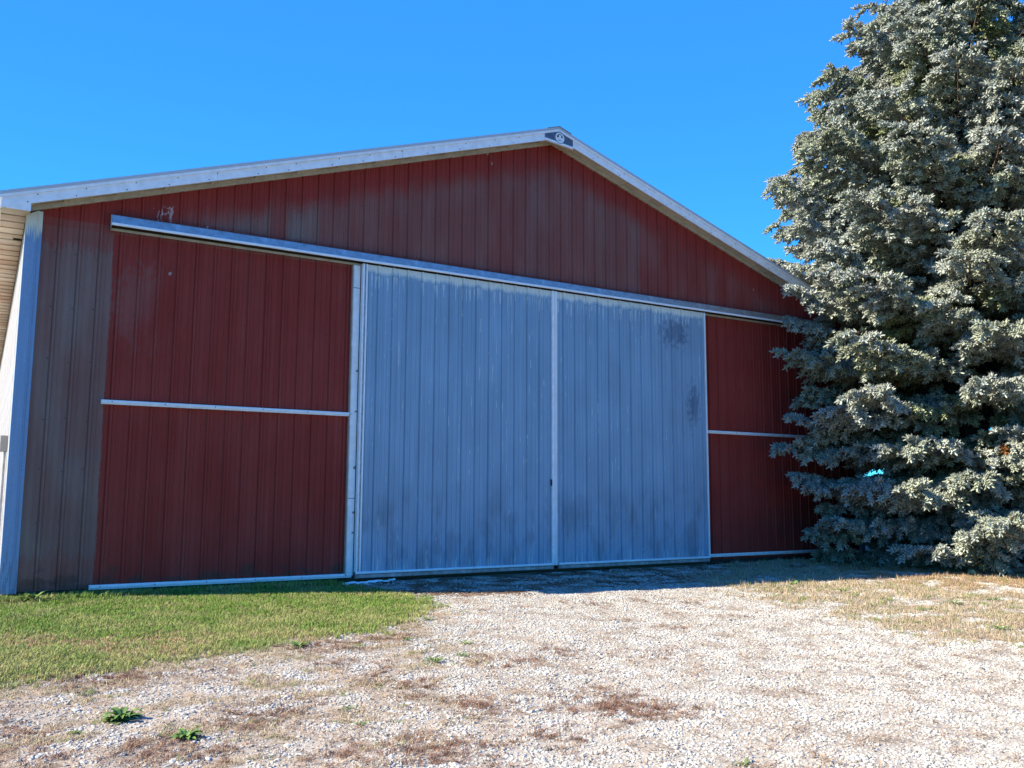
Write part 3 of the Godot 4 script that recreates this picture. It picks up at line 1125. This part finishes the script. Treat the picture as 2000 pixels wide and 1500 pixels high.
func crown_r(h: float) -> float:
	var k := [[0.3, 2.9], [1.0, 3.5], [2.0, 3.8], [3.5, 3.9], [5.0, 3.75], [6.6, 3.55], [8.0, 2.95], [9.5, 2.2], [10.7, 1.5], [12.0, 0.7], [13.3, 0.1]]
	for i in k.size() - 1:
		if h < k[i + 1][0]:
			return lerpf(k[i][1], k[i + 1][1], clampf((h - k[i][0]) / (k[i + 1][0] - k[i][0]), 0, 1))
	return 0.12


func shoot(mb: MB, at: Vector3, dir: Vector3, length: float, rad: float, needles: int) -> void:
	dir = dir.normalized()
	var u := dir.cross(Vector3(0.2, 0.9, 0.35)).normalized()
	var w := dir.cross(u)
	# the dense inner part of the bottle brush, then single needles standing out of it
	var core := PackedVector3Array([at, at + dir * length * 0.22, at + dir * length * 0.7, at + dir * length])
	var tint := mb.col
	mb.col = tint * 0.66
	mb.tube(core, PackedFloat32Array([rad * 0.25, rad * 0.46, rad * 0.48, rad * 0.30]), 5)
	mb.col = tint * 1.12
	for i in needles:
		var q := (i + 0.5) / needles
		var a := i * 2.39996
		var out := u * cos(a) + w * sin(a)
		var h1 := fposmod(sin(i * 12.9898 + length * 531.0) * 43758.5453, 1.0)
		var h2 := fposmod(sin(i * 78.233 + rad * 977.0) * 24634.6345, 1.0)
		var p := at + dir * length * (0.04 + 0.93 * q)
		var fwd := 0.30 + 0.35 * h2 + 1.6 * pow(q, 6.0)
		var spike := (out + dir * fwd).normalized() * rad * (0.78 + 0.44 * h1)
		var sidew := out.cross(dir) * rad * 0.055
		var nn := (out * 0.8 + dir * (0.1 + 0.7 * h1) + u * (h2 - 0.5) * 0.9).normalized()
		mb.col = tint * (0.86 + 0.46 * h2)
		mb.tri_n(p - sidew, p + sidew, p + spike, nn, nn, nn)
	mb.col = tint


func spray_mesh(sd: int) -> ArrayMesh:
	# one leafy end of a twig, along +x, 0.30 m, shoots on both sides and on top
	var r := RandomNumberGenerator.new()
	r.seed = sd
	var mb := MB.new()
	var L := 0.24
	mb.col = Color(0.55, 0.42, 0.32)
	mb.tube(PackedVector3Array([Vector3.ZERO, Vector3(L * 0.5, 0.012, 0), Vector3(L, 0.0, 0)]), PackedFloat32Array([0.005, 0.004, 0.002]), 4)
	mb.col = Color(1.12, 1.12, 1.1)
	shoot(mb, Vector3(L * 0.86, 0.004, 0), Vector3(1, 0.15, 0), 0.095, 0.027, 70)
	for k in 9:
		var s := 0.10 + 0.82 * k / 9.0
		for sg in [-1, 1]:
			var el := r.randf_range(-0.5, 0.75)
			var d := Vector3(r.randf_range(0.35, 1.0), el * 1.3, sg * r.randf_range(0.4, 1.0))
			var t := r.randf_range(0.84, 1.16)
			mb.col = Color(t * 0.98, t, t * 1.0)
			shoot(mb, Vector3(L * s, 0.01 * sin(s * 3.0), 0), d, r.randf_range(0.055, 0.095), r.randf_range(0.023, 0.028), 56)
		if k % 2 == 0:
			mb.col = Color(1.1, 1.1, 1.08)
			shoot(mb, Vector3(L * s, 0.012, 0), Vector3(0.55, 1.0, r.randf_range(-0.4, 0.4)), r.randf_range(0.05, 0.08), 0.026, 52)
		elif k % 3 == 0:
			mb.col = Color(0.85, 0.9, 0.82)
			shoot(mb, Vector3(L * s, 0.0, 0), Vector3(0.5, -1.0, r.randf_range(-0.4, 0.4)), r.randf_range(0.05, 0.08), 0.025, 48)
	return mb.mesh()


func limb_at(hh: float, out: Vector3, L: float, droop: float, curl: float, s: float) -> Vector3:
	return Vector3(0, hh, 0) + out * L * s + Vector3.UP * L * (-droop * s + curl * s * s * s)


func clear_of_barn(p: Vector3) -> bool:
	return p.x > WIDTH + SIDE + 0.12 or p.z > OVER + 0.14 or p.y > roof_top(p.x) + 0.12


func make_spruce() -> void:
	rng.seed = 771
	var tree := thing("spruce_tree", "tall bushy blue spruce crowding the right corner of the barn", "tree", Vector3(TRUNK.x, 0, TRUNK.z))
	var base := gh(TRUNK.x, TRUNK.z)
	var mb := MB.new()
	var tp := PackedVector3Array()
	var tr := PackedFloat32Array()
	for k in 15:
		var h := base - 0.1 + 13.3 * k / 14.0
		tp.append(Vector3(0.05 * sin(h * 0.7), h, 0.05 * cos(h * 0.9)))
		tr.append(0.24 * pow(1.0 - k / 14.6, 0.8) + (0.12 if k == 0 else 0.0))
	mb.tube(tp, tr, 12)
	part("trunk", mb, M.bark, tree)
	var places := [[], [], [], []]
	var tints := [[], [], [], []]
	var twigs := MB.new()
	twigs.col = Color(0.085, 0.062, 0.048)
	var dead := MB.new()
	var limbs := 0
	var h := base + 0.55
	while h < 13.0:
		var ring_n := 10 if h < 8.5 else 8
		var turn := frand(0, TAU)
		for j in ring_n:
			var az := turn + TAU * j / ring_n + frand(-0.25, 0.25)
			var out := Vector3(cos(az), 0, sin(az))
			var hh := h + frand(-0.14, 0.14)
			var to_cam := out.dot(Vector3(-0.856, 0, 0.516))
			# the side towards the yard is bare near the ground to the right
			if hh < base + 1.2 and to_cam > 0.1 and out.dot(Vector3(0.857, 0, 0.514)) > -0.35 and not (hh < base + 0.9 and to_cam > 0.94):
				continue
			var L := crown_r(hh - base) * frand(0.82, 1.08) * (1.0 - 0.20 * clampf(out.dot(Vector3(-0.3, 0, 0.95)), 0.0, 1.0) * clampf((6.5 - hh) / 3.0, 0.0, 1.0))
			var droop := lerpf(0.30, -0.35, clampf(hh / 12.5, 0, 1)) * frand(0.7, 1.3)
			var curl := 0.16 * frand(0.6, 1.3)
			# limbs pressed against the wall turn along it
			var tries := 0
			while tries < 40 and not clear_of_barn(limb_at(hh, out, L, droop, curl, 1.0) + tree.position + out * 0.2):
				if out.z < 0.0 and hh < 5.6:
					out = (out + Vector3(-0.05 if out.x < 0.0 else 0.05, 0, 0.06)).normalized()
				else:
					L *= 0.95
				tries += 1
			if L < 0.35:
				continue
			var lp := PackedVector3Array()
			var lr := PackedFloat32Array()
			for k in 7:
				lp.append(limb_at(hh, out, L, droop, curl, k / 6.0) + Vector3(frand(-1, 1), frand(-1, 1), frand(-1, 1)) * 0.012 * k / 6.0)
				lr.append((0.012 + 0.011 * L) * (1.0 - 0.85 * k / 6.0))
			mb = MB.new()
			mb.tube(lp, lr, 5)
			part("limb", mb, M.bark, tree)
			limbs += 1
			# side branches
			var side := out.cross(Vector3.UP)
			var n := int(L / 0.115)
			for k in n:
				var s := 0.16 + 0.84 * (k + frand(0, 1)) / n
				var sg := 1 if k % 2 == 0 else -1
				var start: Vector3 = limb_at(hh, out, L, droop, curl, s)
				var bl := (0.28 + 0.62 * (1.0 - s)) * frand(0.7, 1.2) * clampf(L / 2.6, 0.55, 1.15)
				var bd := (out * frand(0.5, 0.9) + side * sg * frand(0.55, 1.0) + Vector3.UP * frand(-0.42, 0.12)).normalized()
				var sub := start + bd * bl
				if not clear_of_barn(sub + tree.position + bd * 0.2):
					continue
				if not clear_of_barn(start + tree.position):
					continue
				twigs.tube(PackedVector3Array([start, start + bd * bl * 0.5 + Vector3.DOWN * bl * 0.03, sub]), PackedFloat32Array([0.010, 0.007, 0.003]), 3)
				var ns := int(bl / 0.075) + 1
				for q in ns:
					var sq := clampf((q + frand(0.2, 0.9)) / ns, 0.08, 1.0)
					var inner := s < 0.42 and sq < 0.5
					if inner and rng.randf() < 0.75:
						continue
					var p := start.lerp(sub, sq)
					var sg2 := 1 if q % 2 == 0 else -1
					var d := (bd + out * frand(-0.1, 0.35) + bd.cross(Vector3.UP) * sg2 * (frand(0.25, 0.95) if q < ns - 1 else 0.1) + Vector3.UP * frand(-0.95, 0.28)).normalized()
					spray(places, tints, tree, p, d, s)
			spray(places, tints, tree, limb_at(hh, out, L, droop, curl, 0.95), (out + Vector3.UP * frand(-0.1, 0.25)).normalized(), 1.0)
			# bare inner twigs
			for k in 5:
				var s2 := frand(0.08, 0.5)
				var st: Vector3 = limb_at(hh, out, L, droop, curl, s2)
				var dd := (out * frand(0.2, 0.9) + side * frand(-1, 1) + Vector3.UP * frand(-0.9, 0.3)).normalized()
				if not clear_of_barn(st + tree.position + dd * 0.6):
					continue
				dead.col = Color(0.16, 0.105, 0.07) * frand(0.7, 1.3)
				var mid := st + dd * 0.25 + Vector3(frand(-1, 1), frand(-1, 1), frand(-1, 1)) * 0.04
				dead.tube(PackedVector3Array([st, mid, mid + (dd + Vector3(frand(-1, 1), frand(-1, 0.4), frand(-1, 1)) * 0.5) * 0.25]), PackedFloat32Array([0.006, 0.004, 0.0015]), 3)
		h += lerpf(0.43, 0.38, clampf(h / 12.0, 0, 1))
	part("branchlets", twigs, M.twig, tree).set_meta("kind", "stuff")
	part("bare_twigs", dead, M.twig, tree).set_meta("kind", "stuff")
	var total := 0
	for k in 4:
		many("needle_sprays", spray_mesh(40 + k), M.needle, places[k], tints[k], tree)
		total += places[k].size()
	print("limbs ", limbs, " sprays ", total)


func spray(places: Array, tints: Array, tree: Node3D, p: Vector3, d: Vector3, s: float) -> void:
	if not clear_of_barn(p + tree.position + d * 0.32):
		return
	if na.get_noise_3d(p.x * 95.0, p.y * 130.0, p.z * 95.0) < -0.40 and rng.randf() < 0.85:
		return
	var up := (Vector3.UP + Vector3(frand(-1, 1), 0, frand(-1, 1)) * 0.5).normalized()
	var zz := d.cross(up).normalized()
	var yy := zz.cross(d)
	var sc := frand(0.85, 1.2)
	var k := rng.randi() % 4
	places[k].append(Transform3D(Basis(d * sc, yy * sc, zz * sc), p))
	var old := clampf(0.42 + 1.6 * na.get_noise_3d(p.x * 60.0, p.y * 60.0, p.z * 60.0) + frand(-0.25, 0.25), 0.0, 1.0)
	var blue := Color(0.53, 0.58, 0.535)
	var green := Color(0.31, 0.37, 0.17)
	var col := blue.lerp(green, clampf(old * (0.85 if s < 0.7 else 0.45) + (0.15 if p.x > 0.3 else 0.0), 0.0, 1.0)) * frand(0.82, 1.15)
	if rng.randf() < 0.012 and s < 0.6:
		col = Color(0.22, 0.10, 0.04)
	col.a = 1.0
	tints[k].append(col)


# ---------------------------------------------------------------- ground cover
func stone_mesh(sd: int) -> ArrayMesh:
	var r := RandomNumberGenerator.new()
	r.seed = sd
	var mb := MB.new()
	var ring_a := []
	var ring_b := []
	var n := 6
	for k in n:
		var a := TAU * (k + r.randf_range(-0.3, 0.3)) / n
		ring_a.append(Vector3(cos(a), r.randf_range(-0.15, 0.2), sin(a)) * r.randf_range(0.75, 1.1))
		a += 0.4
		ring_b.append(Vector3(cos(a) * 0.6, r.randf_range(0.42, 0.7), sin(a) * 0.6) * r.randf_range(0.75, 1.1))
	var top := Vector3(r.randf_range(-0.2, 0.2), r.randf_range(0.6, 0.8), r.randf_range(-0.2, 0.2))
	for k in n:
		var j := (k + 1) % n
		mb.tri(ring_b[k], top, ring_b[j])
		mb.tri(ring_a[k], ring_b[k], ring_a[j])
		mb.tri(ring_a[j], ring_b[k], ring_b[j])
		var lo0: Vector3 = ring_a[k] * 0.8 + Vector3.DOWN * 0.5
		var lo1: Vector3 = ring_a[j] * 0.8 + Vector3.DOWN * 0.5
		mb.quad(lo1, lo0, ring_a[k], ring_a[j])
	return mb.mesh()


func tuft_mesh(sd: int, blades: int, height: float, spread: float, width: float, lean: float) -> ArrayMesh:
	var r := RandomNumberGenerator.new()
	r.seed = sd
	var mb := MB.new()
	for k in blades:
		var a := r.randf() * TAU
		var b := Vector3(r.randf_range(-1, 1), 0, r.randf_range(-1, 1)) * spread
		var d := Vector3(cos(a), 0, sin(a))
		var hgt := height * r.randf_range(0.55, 1.15)
		var ln := lean * r.randf_range(0.3, 1.3)
		var sd2 := Vector3(-d.z, 0, d.x) * width * 0.5
		var p1 := b + Vector3.UP * hgt * 0.6 + d * hgt * ln * 0.35
		var p2 := b + Vector3.UP * hgt * (1.0 - 0.25 * ln) + d * hgt * ln
		var nn := (Vector3.UP * 0.6 - d * 0.5).normalized()
		var t := r.randf_range(0.75, 1.25)
		mb.col = Color(t, t, t * 0.95)
		mb.tri_n(b - sd2, b + sd2, p1 + sd2 * 0.8, nn, nn, nn)
		mb.tri_n(b - sd2, p1 + sd2 * 0.8, p1 - sd2 * 0.8, nn, nn, nn)
		mb.tri_n(p1 - sd2 * 0.8, p1 + sd2 * 0.8, p2, nn, nn, nn)
	return mb.mesh()


func straw_mesh(sd: int) -> ArrayMesh:
	var r := RandomNumberGenerator.new()
	r.seed = sd
	var mb := MB.new()
	for k in 5:
		var a := r.randf() * TAU
		var d := Vector3(cos(a), r.randf_range(-0.05, 0.22), sin(a))
		var b := Vector3(r.randf_range(-0.04, 0.04), 0.006, r.randf_range(-0.04, 0.04))
		var L := r.randf_range(0.03, 0.09)
		var sd2 := Vector3(-sin(a), 0, cos(a)) * 0.0016
		var bend := Vector3(r.randf_range(-1, 1), r.randf_range(-0.2, 0.5), r.randf_range(-1, 1)) * 0.012
		var t := r.randf_range(0.75, 1.25)
		mb.col = Color(t, t, t)
		var m := b + d * L * 0.5 + bend
		mb.quad(b - sd2, b + sd2, m + sd2, m - sd2)
		mb.quad(m - sd2, m + sd2, b + d * L + sd2, b + d * L - sd2)
	return mb.mesh()


func upright(p: Vector3, sc: Vector3, tilt := 0.15) -> Transform3D:
	var b := Basis(Vector3.UP, frand(0, TAU)) * Basis(Vector3.RIGHT, frand(-tilt, tilt)) * Basis.from_scale(sc)
	return Transform3D(b, p)


func make_ground_cover() -> void:
	rng.seed = 99
	var st_p := [[], [], [], []]
	var st_c := [[], [], [], []]
	var gr_p := [[], []]
	var gr_c := [[], []]
	var dg_p := []
	var dg_c := []
	var mt_p := []
	var mt_c := []
	var sw_p := [[], []]
	var sw_c := [[], []]
	var nl_p := []
	var nl_c := []
	var n := 470000
	for i in n:
		# more samples near the camera
		var z := 9.5 - 10.1 * pow(rng.randf(), 1.25)
		var x := frand(-1.2, 15.0)
		var p := Vector3(x, 0.1, z)
		if not in_view(p, 1.12):
			continue
		var dist := p.distance_to(eye)
		if z < 0.05 and x < WIDTH:
			continue
		var k := ground_mix(x, z, Vector2(rng.randf_range(-1, 1), rng.randf_range(-1, 1)))
		p.y = gh(x, z)
		var roll := rng.randf()
		if k.x > 0.5:
			# lawn
			if roll < 0.8:
				var yel := clampf(0.5 + 1.3 * nb.get_noise_2d(x * 130.0, z * 130.0) + frand(-0.3, 0.3) + clampf((z - 2.6) * 0.35, -0.3, 0.5), 0.0, 1.0)
				var c := Color(0.20, 0.31, 0.06).lerp(Color(0.37, 0.39, 0.14), yel)
				if k.z > 0.2 or rng.randf() < 0.08:
					c = Color(0.44, 0.32, 0.18)
				var w := rng.randi() % 2
				var s := frand(0.7, 1.15)
				if z < 0.4 and x < 4.0 and rng.randf() < 0.4:
					s *= 1.9
				gr_p[w].append(upright(p, Vector3(s, s * (0.75 if k.z > 0.2 else 1.0), s)))
				gr_c[w].append(c * frand(0.8, 1.15))
			continue
		# loose stone
		var clump := nb.get_noise_2d(x * 210.0 + 500.0, z * 210.0)
		var keep := 0.84 - 0.80 * k.y - 0.55 * k.z + 0.9 * clump
		if z < 1.8:
			keep -= 0.62 - 0.5 * maxf(0.0, clump)
		if roll < keep:
			var s := 0.0047 + 0.0074 * pow(rng.randf(), 2.6) + 0.006 * maxf(0.0, clump)
			if rng.randf() < 0.03:
				s *= 1.7
			s *= 1.0 + 0.02 * dist
			var w := rng.randi() % 4
			st_p[w].append(upright(p + Vector3(0, s * 0.1, 0), Vector3(s * frand(0.8, 1.4), s * frand(0.45, 0.9), s * frand(0.8, 1.3)), 0.4))
			var g := frand(0.31, 0.46)
			if rng.randf() < 0.10:
				g = frand(0.12, 0.24)
			var warm := frand(0.06, 0.16)
			st_c[w].append(Color(g, g * (1.005 - 0.25 * warm), g * (0.95 - 0.8 * warm)))
		elif k.z > 0.15:
			if rng.randf() < 0.5:
				mt_p.append(upright(p, Vector3.ONE * frand(0.7, 1.3), 0.3))
				mt_c.append(Color(0.28, 0.18, 0.12).lerp(Color(0.20, 0.095, 0.07), k.z).lerp(Color(0.38, 0.28, 0.18), rng.randf() * 0.6) * frand(0.8, 1.2))
		elif k.y > 0.35:
			if rng.randf() < 0.55:
				var tall := 1.0 + (1.3 if rng.randf() < (0.10 if x > 8.0 and z < 4.5 else 0.02) else 0.0)
				var flat := 0.5 if x < 5.0 else 0.8
				dg_p.append(upright(p, Vector3(1, tall * flat, 1) * frand(0.6, 1.25), 0.25))
				var c := Color(0.47, 0.385, 0.27).lerp(Color(0.33, 0.30, 0.16), clampf(nb.get_noise_2d(x * 200.0, z * 200.0) + frand(-0.2, 0.3), 0, 1))
				if p.distance_to(Vector3(14.2, 0.2, 3.0)) < 2.6:
					c = c.lerp(Color(0.40, 0.24, 0.13), 0.45)
				if rng.randf() < 0.05 or nb.get_noise_2d(x * 320.0 + 90.0, z * 320.0) > 0.42:
					c = Color(0.20, 0.27, 0.08)
				dg_c.append(c * frand(0.8, 1.2))
		elif rng.randf() < 0.09 + 0.5 * k.y:
			var w := rng.randi() % 2
			sw_p[w].append(upright(p, Vector3.ONE * frand(0.7, 1.5), 0.1))
			sw_c[w].append(Color(0.48, 0.38, 0.26).lerp(Color(0.30, 0.19, 0.12), rng.randf()) * frand(0.8, 1.2))
	var labels := ["pale crushed limestone gravel scattered over the yard"]
	for w in 4:
		tag(many("gravel", stone_mesh(11 + w), M.stone, st_p[w], st_c[w]), labels[0], "gravel", "", "stuff")
	for w in 2:
		tag(many("grass", tuft_mesh(3 + w, 14, 0.046, 0.026, 0.0032, 0.8), M.blade, gr_p[w], gr_c[w]), "mown green and yellowing lawn at the left below the red wall", "grass", "", "stuff")
	tag(many("dry_grass", tuft_mesh(21, 10, 0.040, 0.028, 0.0030, 0.9), M.blade, dg_p, dg_c), "short tan dried grass at the right below the spruce and along the lawn edge", "dry grass", "", "stuff")
	tag(many("dead_weeds", tuft_mesh(31, 12, 0.026, 0.030, 0.0030, 1.6), M.blade, mt_p, mt_c), "reddish brown mats of dead weeds on the gravel", "dead weeds", "", "stuff")
	for w in 2:
		tag(many("straw_litter", straw_mesh(51 + w), M.blade, sw_p[w], sw_c[w]), "loose straws and needles littering the gravel", "straw", "", "stuff")
	print("stones ", st_p[0].size() * 4, " grass ", gr_p[0].size() * 2, " dry ", dg_p.size(), " mats ", mt_p.size(), " straw ", sw_p[0].size() * 2)


# ---------------------------------------------------------------- single small things
func weed(at: Vector2, size: float, leaves: int, kind: int, label: String, group := "") -> void:
	# kind 0: broad rosette, 1: grassy clump
	var y := gh(at.x, at.y)
	var o := thing("weed", label, "weed", Vector3(at.x, y - 0.004, at.y), group)
	for k in leaves:
		var mb := MB.new()
		var a := k * 2.39996 + frand(-0.3, 0.3)
		var d := Vector3(cos(a), 0, sin(a))
		var side := Vector3(-d.z, 0, d.x)
		var L := size * frand(0.6, 1.1)
		var w := L * (frand(0.13, 0.20) if kind == 0 else frand(0.05, 0.08))
		var lift := frand(0.2, 1.5) if kind == 0 else frand(0.5, 1.2)
		var t := frand(0.8, 1.25)
		mb.col = Color(0.105, 0.185, 0.04) * t if kind == 0 else Color(0.12, 0.19, 0.045) * t
		var prev := Vector3.ZERO
		var pw := w * 0.25
		for s in 5:
			var q := (s + 1) / 5.0
			var p := d * L * q + Vector3.UP * L * (lift * q - lift * 0.75 * q * q)
			var nw: float = w * [0.7, 1.0, 0.95, 0.65, 0.06][s]
			var fold := Vector3.UP * 0.25
			mb.quad(prev - side * pw + fold * pw, prev, p, p - side * nw + fold * nw)
			mb.quad(prev, prev + side * pw + fold * pw, p + side * nw + fold * nw, p)
			prev = p
			pw = nw
		part("leaf", mb, M.leaf, o)


func make_small_things() -> void:
	rng.seed = 4242
	weed(Vector2(0.56, 5.59), 0.125, 52, 0, "largest bright green broad-leaved weed on the gravel at lower left")
	weed(Vector2(0.83, 6.17), 0.095, 34, 0, "dark green leafy weed just in front of the largest weed at lower left")
	weed(Vector2(0.43, 4.82), 0.085, 14, 1, "small yellow-green grass clump left of the largest weed, toward the lawn")
	weed(Vector2(3.04, 4.93), 0.13, 20, 1, "wide grassy green weed in the middle of the gravel below the doors")
	weed(Vector2(3.33, 4.85), 0.10, 14, 1, "smaller grassy weed just right of the wide grassy weed in the middle")
	weed(Vector2(3.61, 4.39), 0.10, 14, 1, "grassy weed behind the wide grassy weed, straight below the left door")
	weed(Vector2(3.19, 4.04), 0.09, 12, 1, "thin green grass clump between the lawn tip and the middle weeds")
	weed(Vector2(2.21, 3.91), 0.12, 18, 0, "dark green weed at the lower edge of the lawn")
	weed(Vector2(3.83, 3.13), 0.11, 14, 1, "grassy weed on gravel just right of the lawn's right tip")
	weed(Vector2(1.83, 6.35), 0.08, 12, 1, "low green weed among the brown mats in the lower middle")
	weed(Vector2(1.90, 5.96), 0.08, 12, 1, "pale grey-green weed above a brown mat in the lower middle")
	weed(Vector2(9.97, 2.60), 0.13, 16, 0, "green weed in dry grass at the edge of the barn shadow")
	weed(Vector2(10.01, 3.41), 0.16, 22, 1, "grass clump in dry grass in front of the dark lower spruce")
	weed(Vector2(9.10, 6.15), 0.14, 22, 1, "green grass clump nearest the right edge of the gravel")
	weed(Vector2(11.22, 4.82), 0.15, 18, 1, "green tuft beside a bare stony patch at far right")
	weed(Vector2(10.44, 4.78), 0.14, 18, 1, "green tuft left of the bare stony patch at far right")
	weed(Vector2(9.50, 4.92), 0.12, 14, 1, "flat green tuft in the middle of the dry grass at right")
	weed(Vector2(3.43, 8.0), 0.08, 14, 1, "pale dusty weed at the bottom edge right of the middle")
	weed(Vector2(0.28, 5.76), 0.06, 8, 0, "tiny weed left of the largest weed at lower left")
	weed(Vector2(0.30, 0.22), 0.26, 30, 1, "tall uncut grass clump at the foot of the barn's left corner")
	weed(Vector2(4.62, 0.10), 0.14, 16, 1, "dark weed in shade under the left end of the sliding door")

	# torn strip of white trim on the grass at the door's foot
	var mb := MB.new()
	var n := 22
	for i in n:
		var q := i / float(n)
		var q2 := (i + 1) / float(n)
		var f := func(s: float) -> Vector3:
			var x := 3.92 + 0.84 * s
			return Vector3(x, gh(x, 0.24) + 0.02 + 0.022 * nb.get_noise_1d(s * 900.0), 0.30 - 0.16 * s + 0.05 * nb.get_noise_1d(s * 700.0 + 60.0))
		var a: Vector3 = f.call(q)
		var b: Vector3 = f.call(q2)
		var wa := 0.014 + 0.02 * absf(nb.get_noise_1d(q * 1500.0 + 9.0))
		var wb := 0.014 + 0.02 * absf(nb.get_noise_1d(q2 * 1500.0 + 9.0))
		if i == 0:
			wa = 0.004
		mb.quad(a + Vector3(0, -wa * 0.3, wa), b + Vector3(0, -wb * 0.3, wb), b + Vector3(0, wb, 0), a + Vector3(0, wa, 0))
		mb.quad(a + Vector3(0, wa, 0), b + Vector3(0, wb, 0), b + Vector3(0, 0.2 * wb, -wb), a + Vector3(0, 0.2 * wa, -wa))
		mb.quad(b + Vector3(0, -wb * 0.3, wb), a + Vector3(0, -wa * 0.3, wa), a + Vector3(0, 0.2 * wa, -wa), b + Vector3(0, 0.2 * wb, -wb))
	tag(part("trim_strip", mb, M.white), "crumpled torn white strip lying below the left end of the sliding doors", "debris")

	# cut log and mossy stump end under the spruce
	var lg := thing("log", "dark weathered log lying under the spruce at the right edge", "log", Vector3(14.1, gh(14.1, 3.0), 2.75))
	mb = MB.new()
	var lp := PackedVector3Array()
	var lr := PackedFloat32Array()
	for k in 9:
		lp.append(Vector3(0.16 * k, 0.06 + 0.012 * sin(k * 1.7), 0.09 * k))
		lr.append(0.062 + 0.012 * sin(k * 2.3) - 0.002 * k)
	mb.tube(lp, lr, 9)
	part("bark", mb, M.bark, lg)
	mb = MB.new()
	mb.col = Color(0.3, 0.25, 0.18)
	for k in 9:
		var d := (lp[1] - lp[0]).normalized()
		var u := d.cross(Vector3(0.31, 0.9, 0.17)).normalized()
		var w := d.cross(u)
		var a := TAU * k / 9
		var b := TAU * (k + 1) / 9
		mb.tri(lp[0], lp[0] + (u * cos(b) + w * sin(b)) * lr[0], lp[0] + (u * cos(a) + w * sin(a)) * lr[0])
	part("cut_end", mb, M.twig, lg)
	mb = MB.new()
	for k in 5:
		mb.col = Color(0.20, 0.15, 0.11) * frand(0.8, 1.3)
		var s := Vector3(0.25 * k, 0.10, 0.14 * k)
		mb.tube(PackedVector3Array([s, s + Vector3(frand(-0.2, 0.2), frand(0.05, 0.16), frand(0.0, 0.2)), s + Vector3(frand(-0.4, 0.4), frand(0.02, 0.22), frand(0.1, 0.3))]), PackedFloat32Array([0.010, 0.007, 0.003]), 4)
	part("broken_twigs", mb, M.twig, lg).set_meta("kind", "stuff")
	var rock := put("mossy_stone", stone_mesh(77), vmat(0.95, 0.2))
	rock.transform = Transform3D(Basis.from_scale(Vector3(0.09, 0.09, 0.08)), Vector3(13.9, gh(13.9, 2.9) + 0.03, 2.86))
	var mm := mat(Color(0.34, 0.38, 0.20), 0.95, 0.2)
	rock.material_override = mm
	tag(rock, "pale green mossy stone at the left end of the log under the spruce", "stone")

	# a fallen dry branch with rusty needles under the crown
	var br := thing("dead_branch", "bare curling dead branch with rust-brown needles low under the spruce", "branch", Vector3(14.4, 0.0, 2.9))
	for k in 16:
		mb = MB.new()
		mb.col = Color(0.30, 0.19, 0.12) * frand(0.7, 1.3)
		var s := Vector3(frand(0.0, 0.7), 0.75 + frand(-0.1, 0.25), frand(-0.1, 0.35))
		var e := s + Vector3(frand(-0.25, 0.4), frand(-0.35, 0.05), frand(0.0, 0.25))
		mb.tube(PackedVector3Array([Vector3(0.5, 0.95, -0.2).lerp(s, 0.4), s, s.lerp(e, 0.5) + Vector3(frand(-1, 1), frand(-1, 1), frand(-1, 1)) * 0.05, e]), PackedFloat32Array([0.007, 0.005, 0.004, 0.0015]), 4)
		part("twig", mb, M.twig, br)
	mb = MB.new()
	mb.col = Color(0.32, 0.14, 0.06)
	for k in 7:
		shoot(mb, Vector3(0.12 + frand(-0.1, 0.1), 0.95 + frand(-0.05, 0.08), 0.12 + frand(-0.1, 0.1)), Vector3(frand(-1, 1), frand(-0.8, 0.8), frand(0, 1)), 0.09, 0.024, 34)
	part("brown_needles", mb, M.twig, br).set_meta("kind", "stuff")
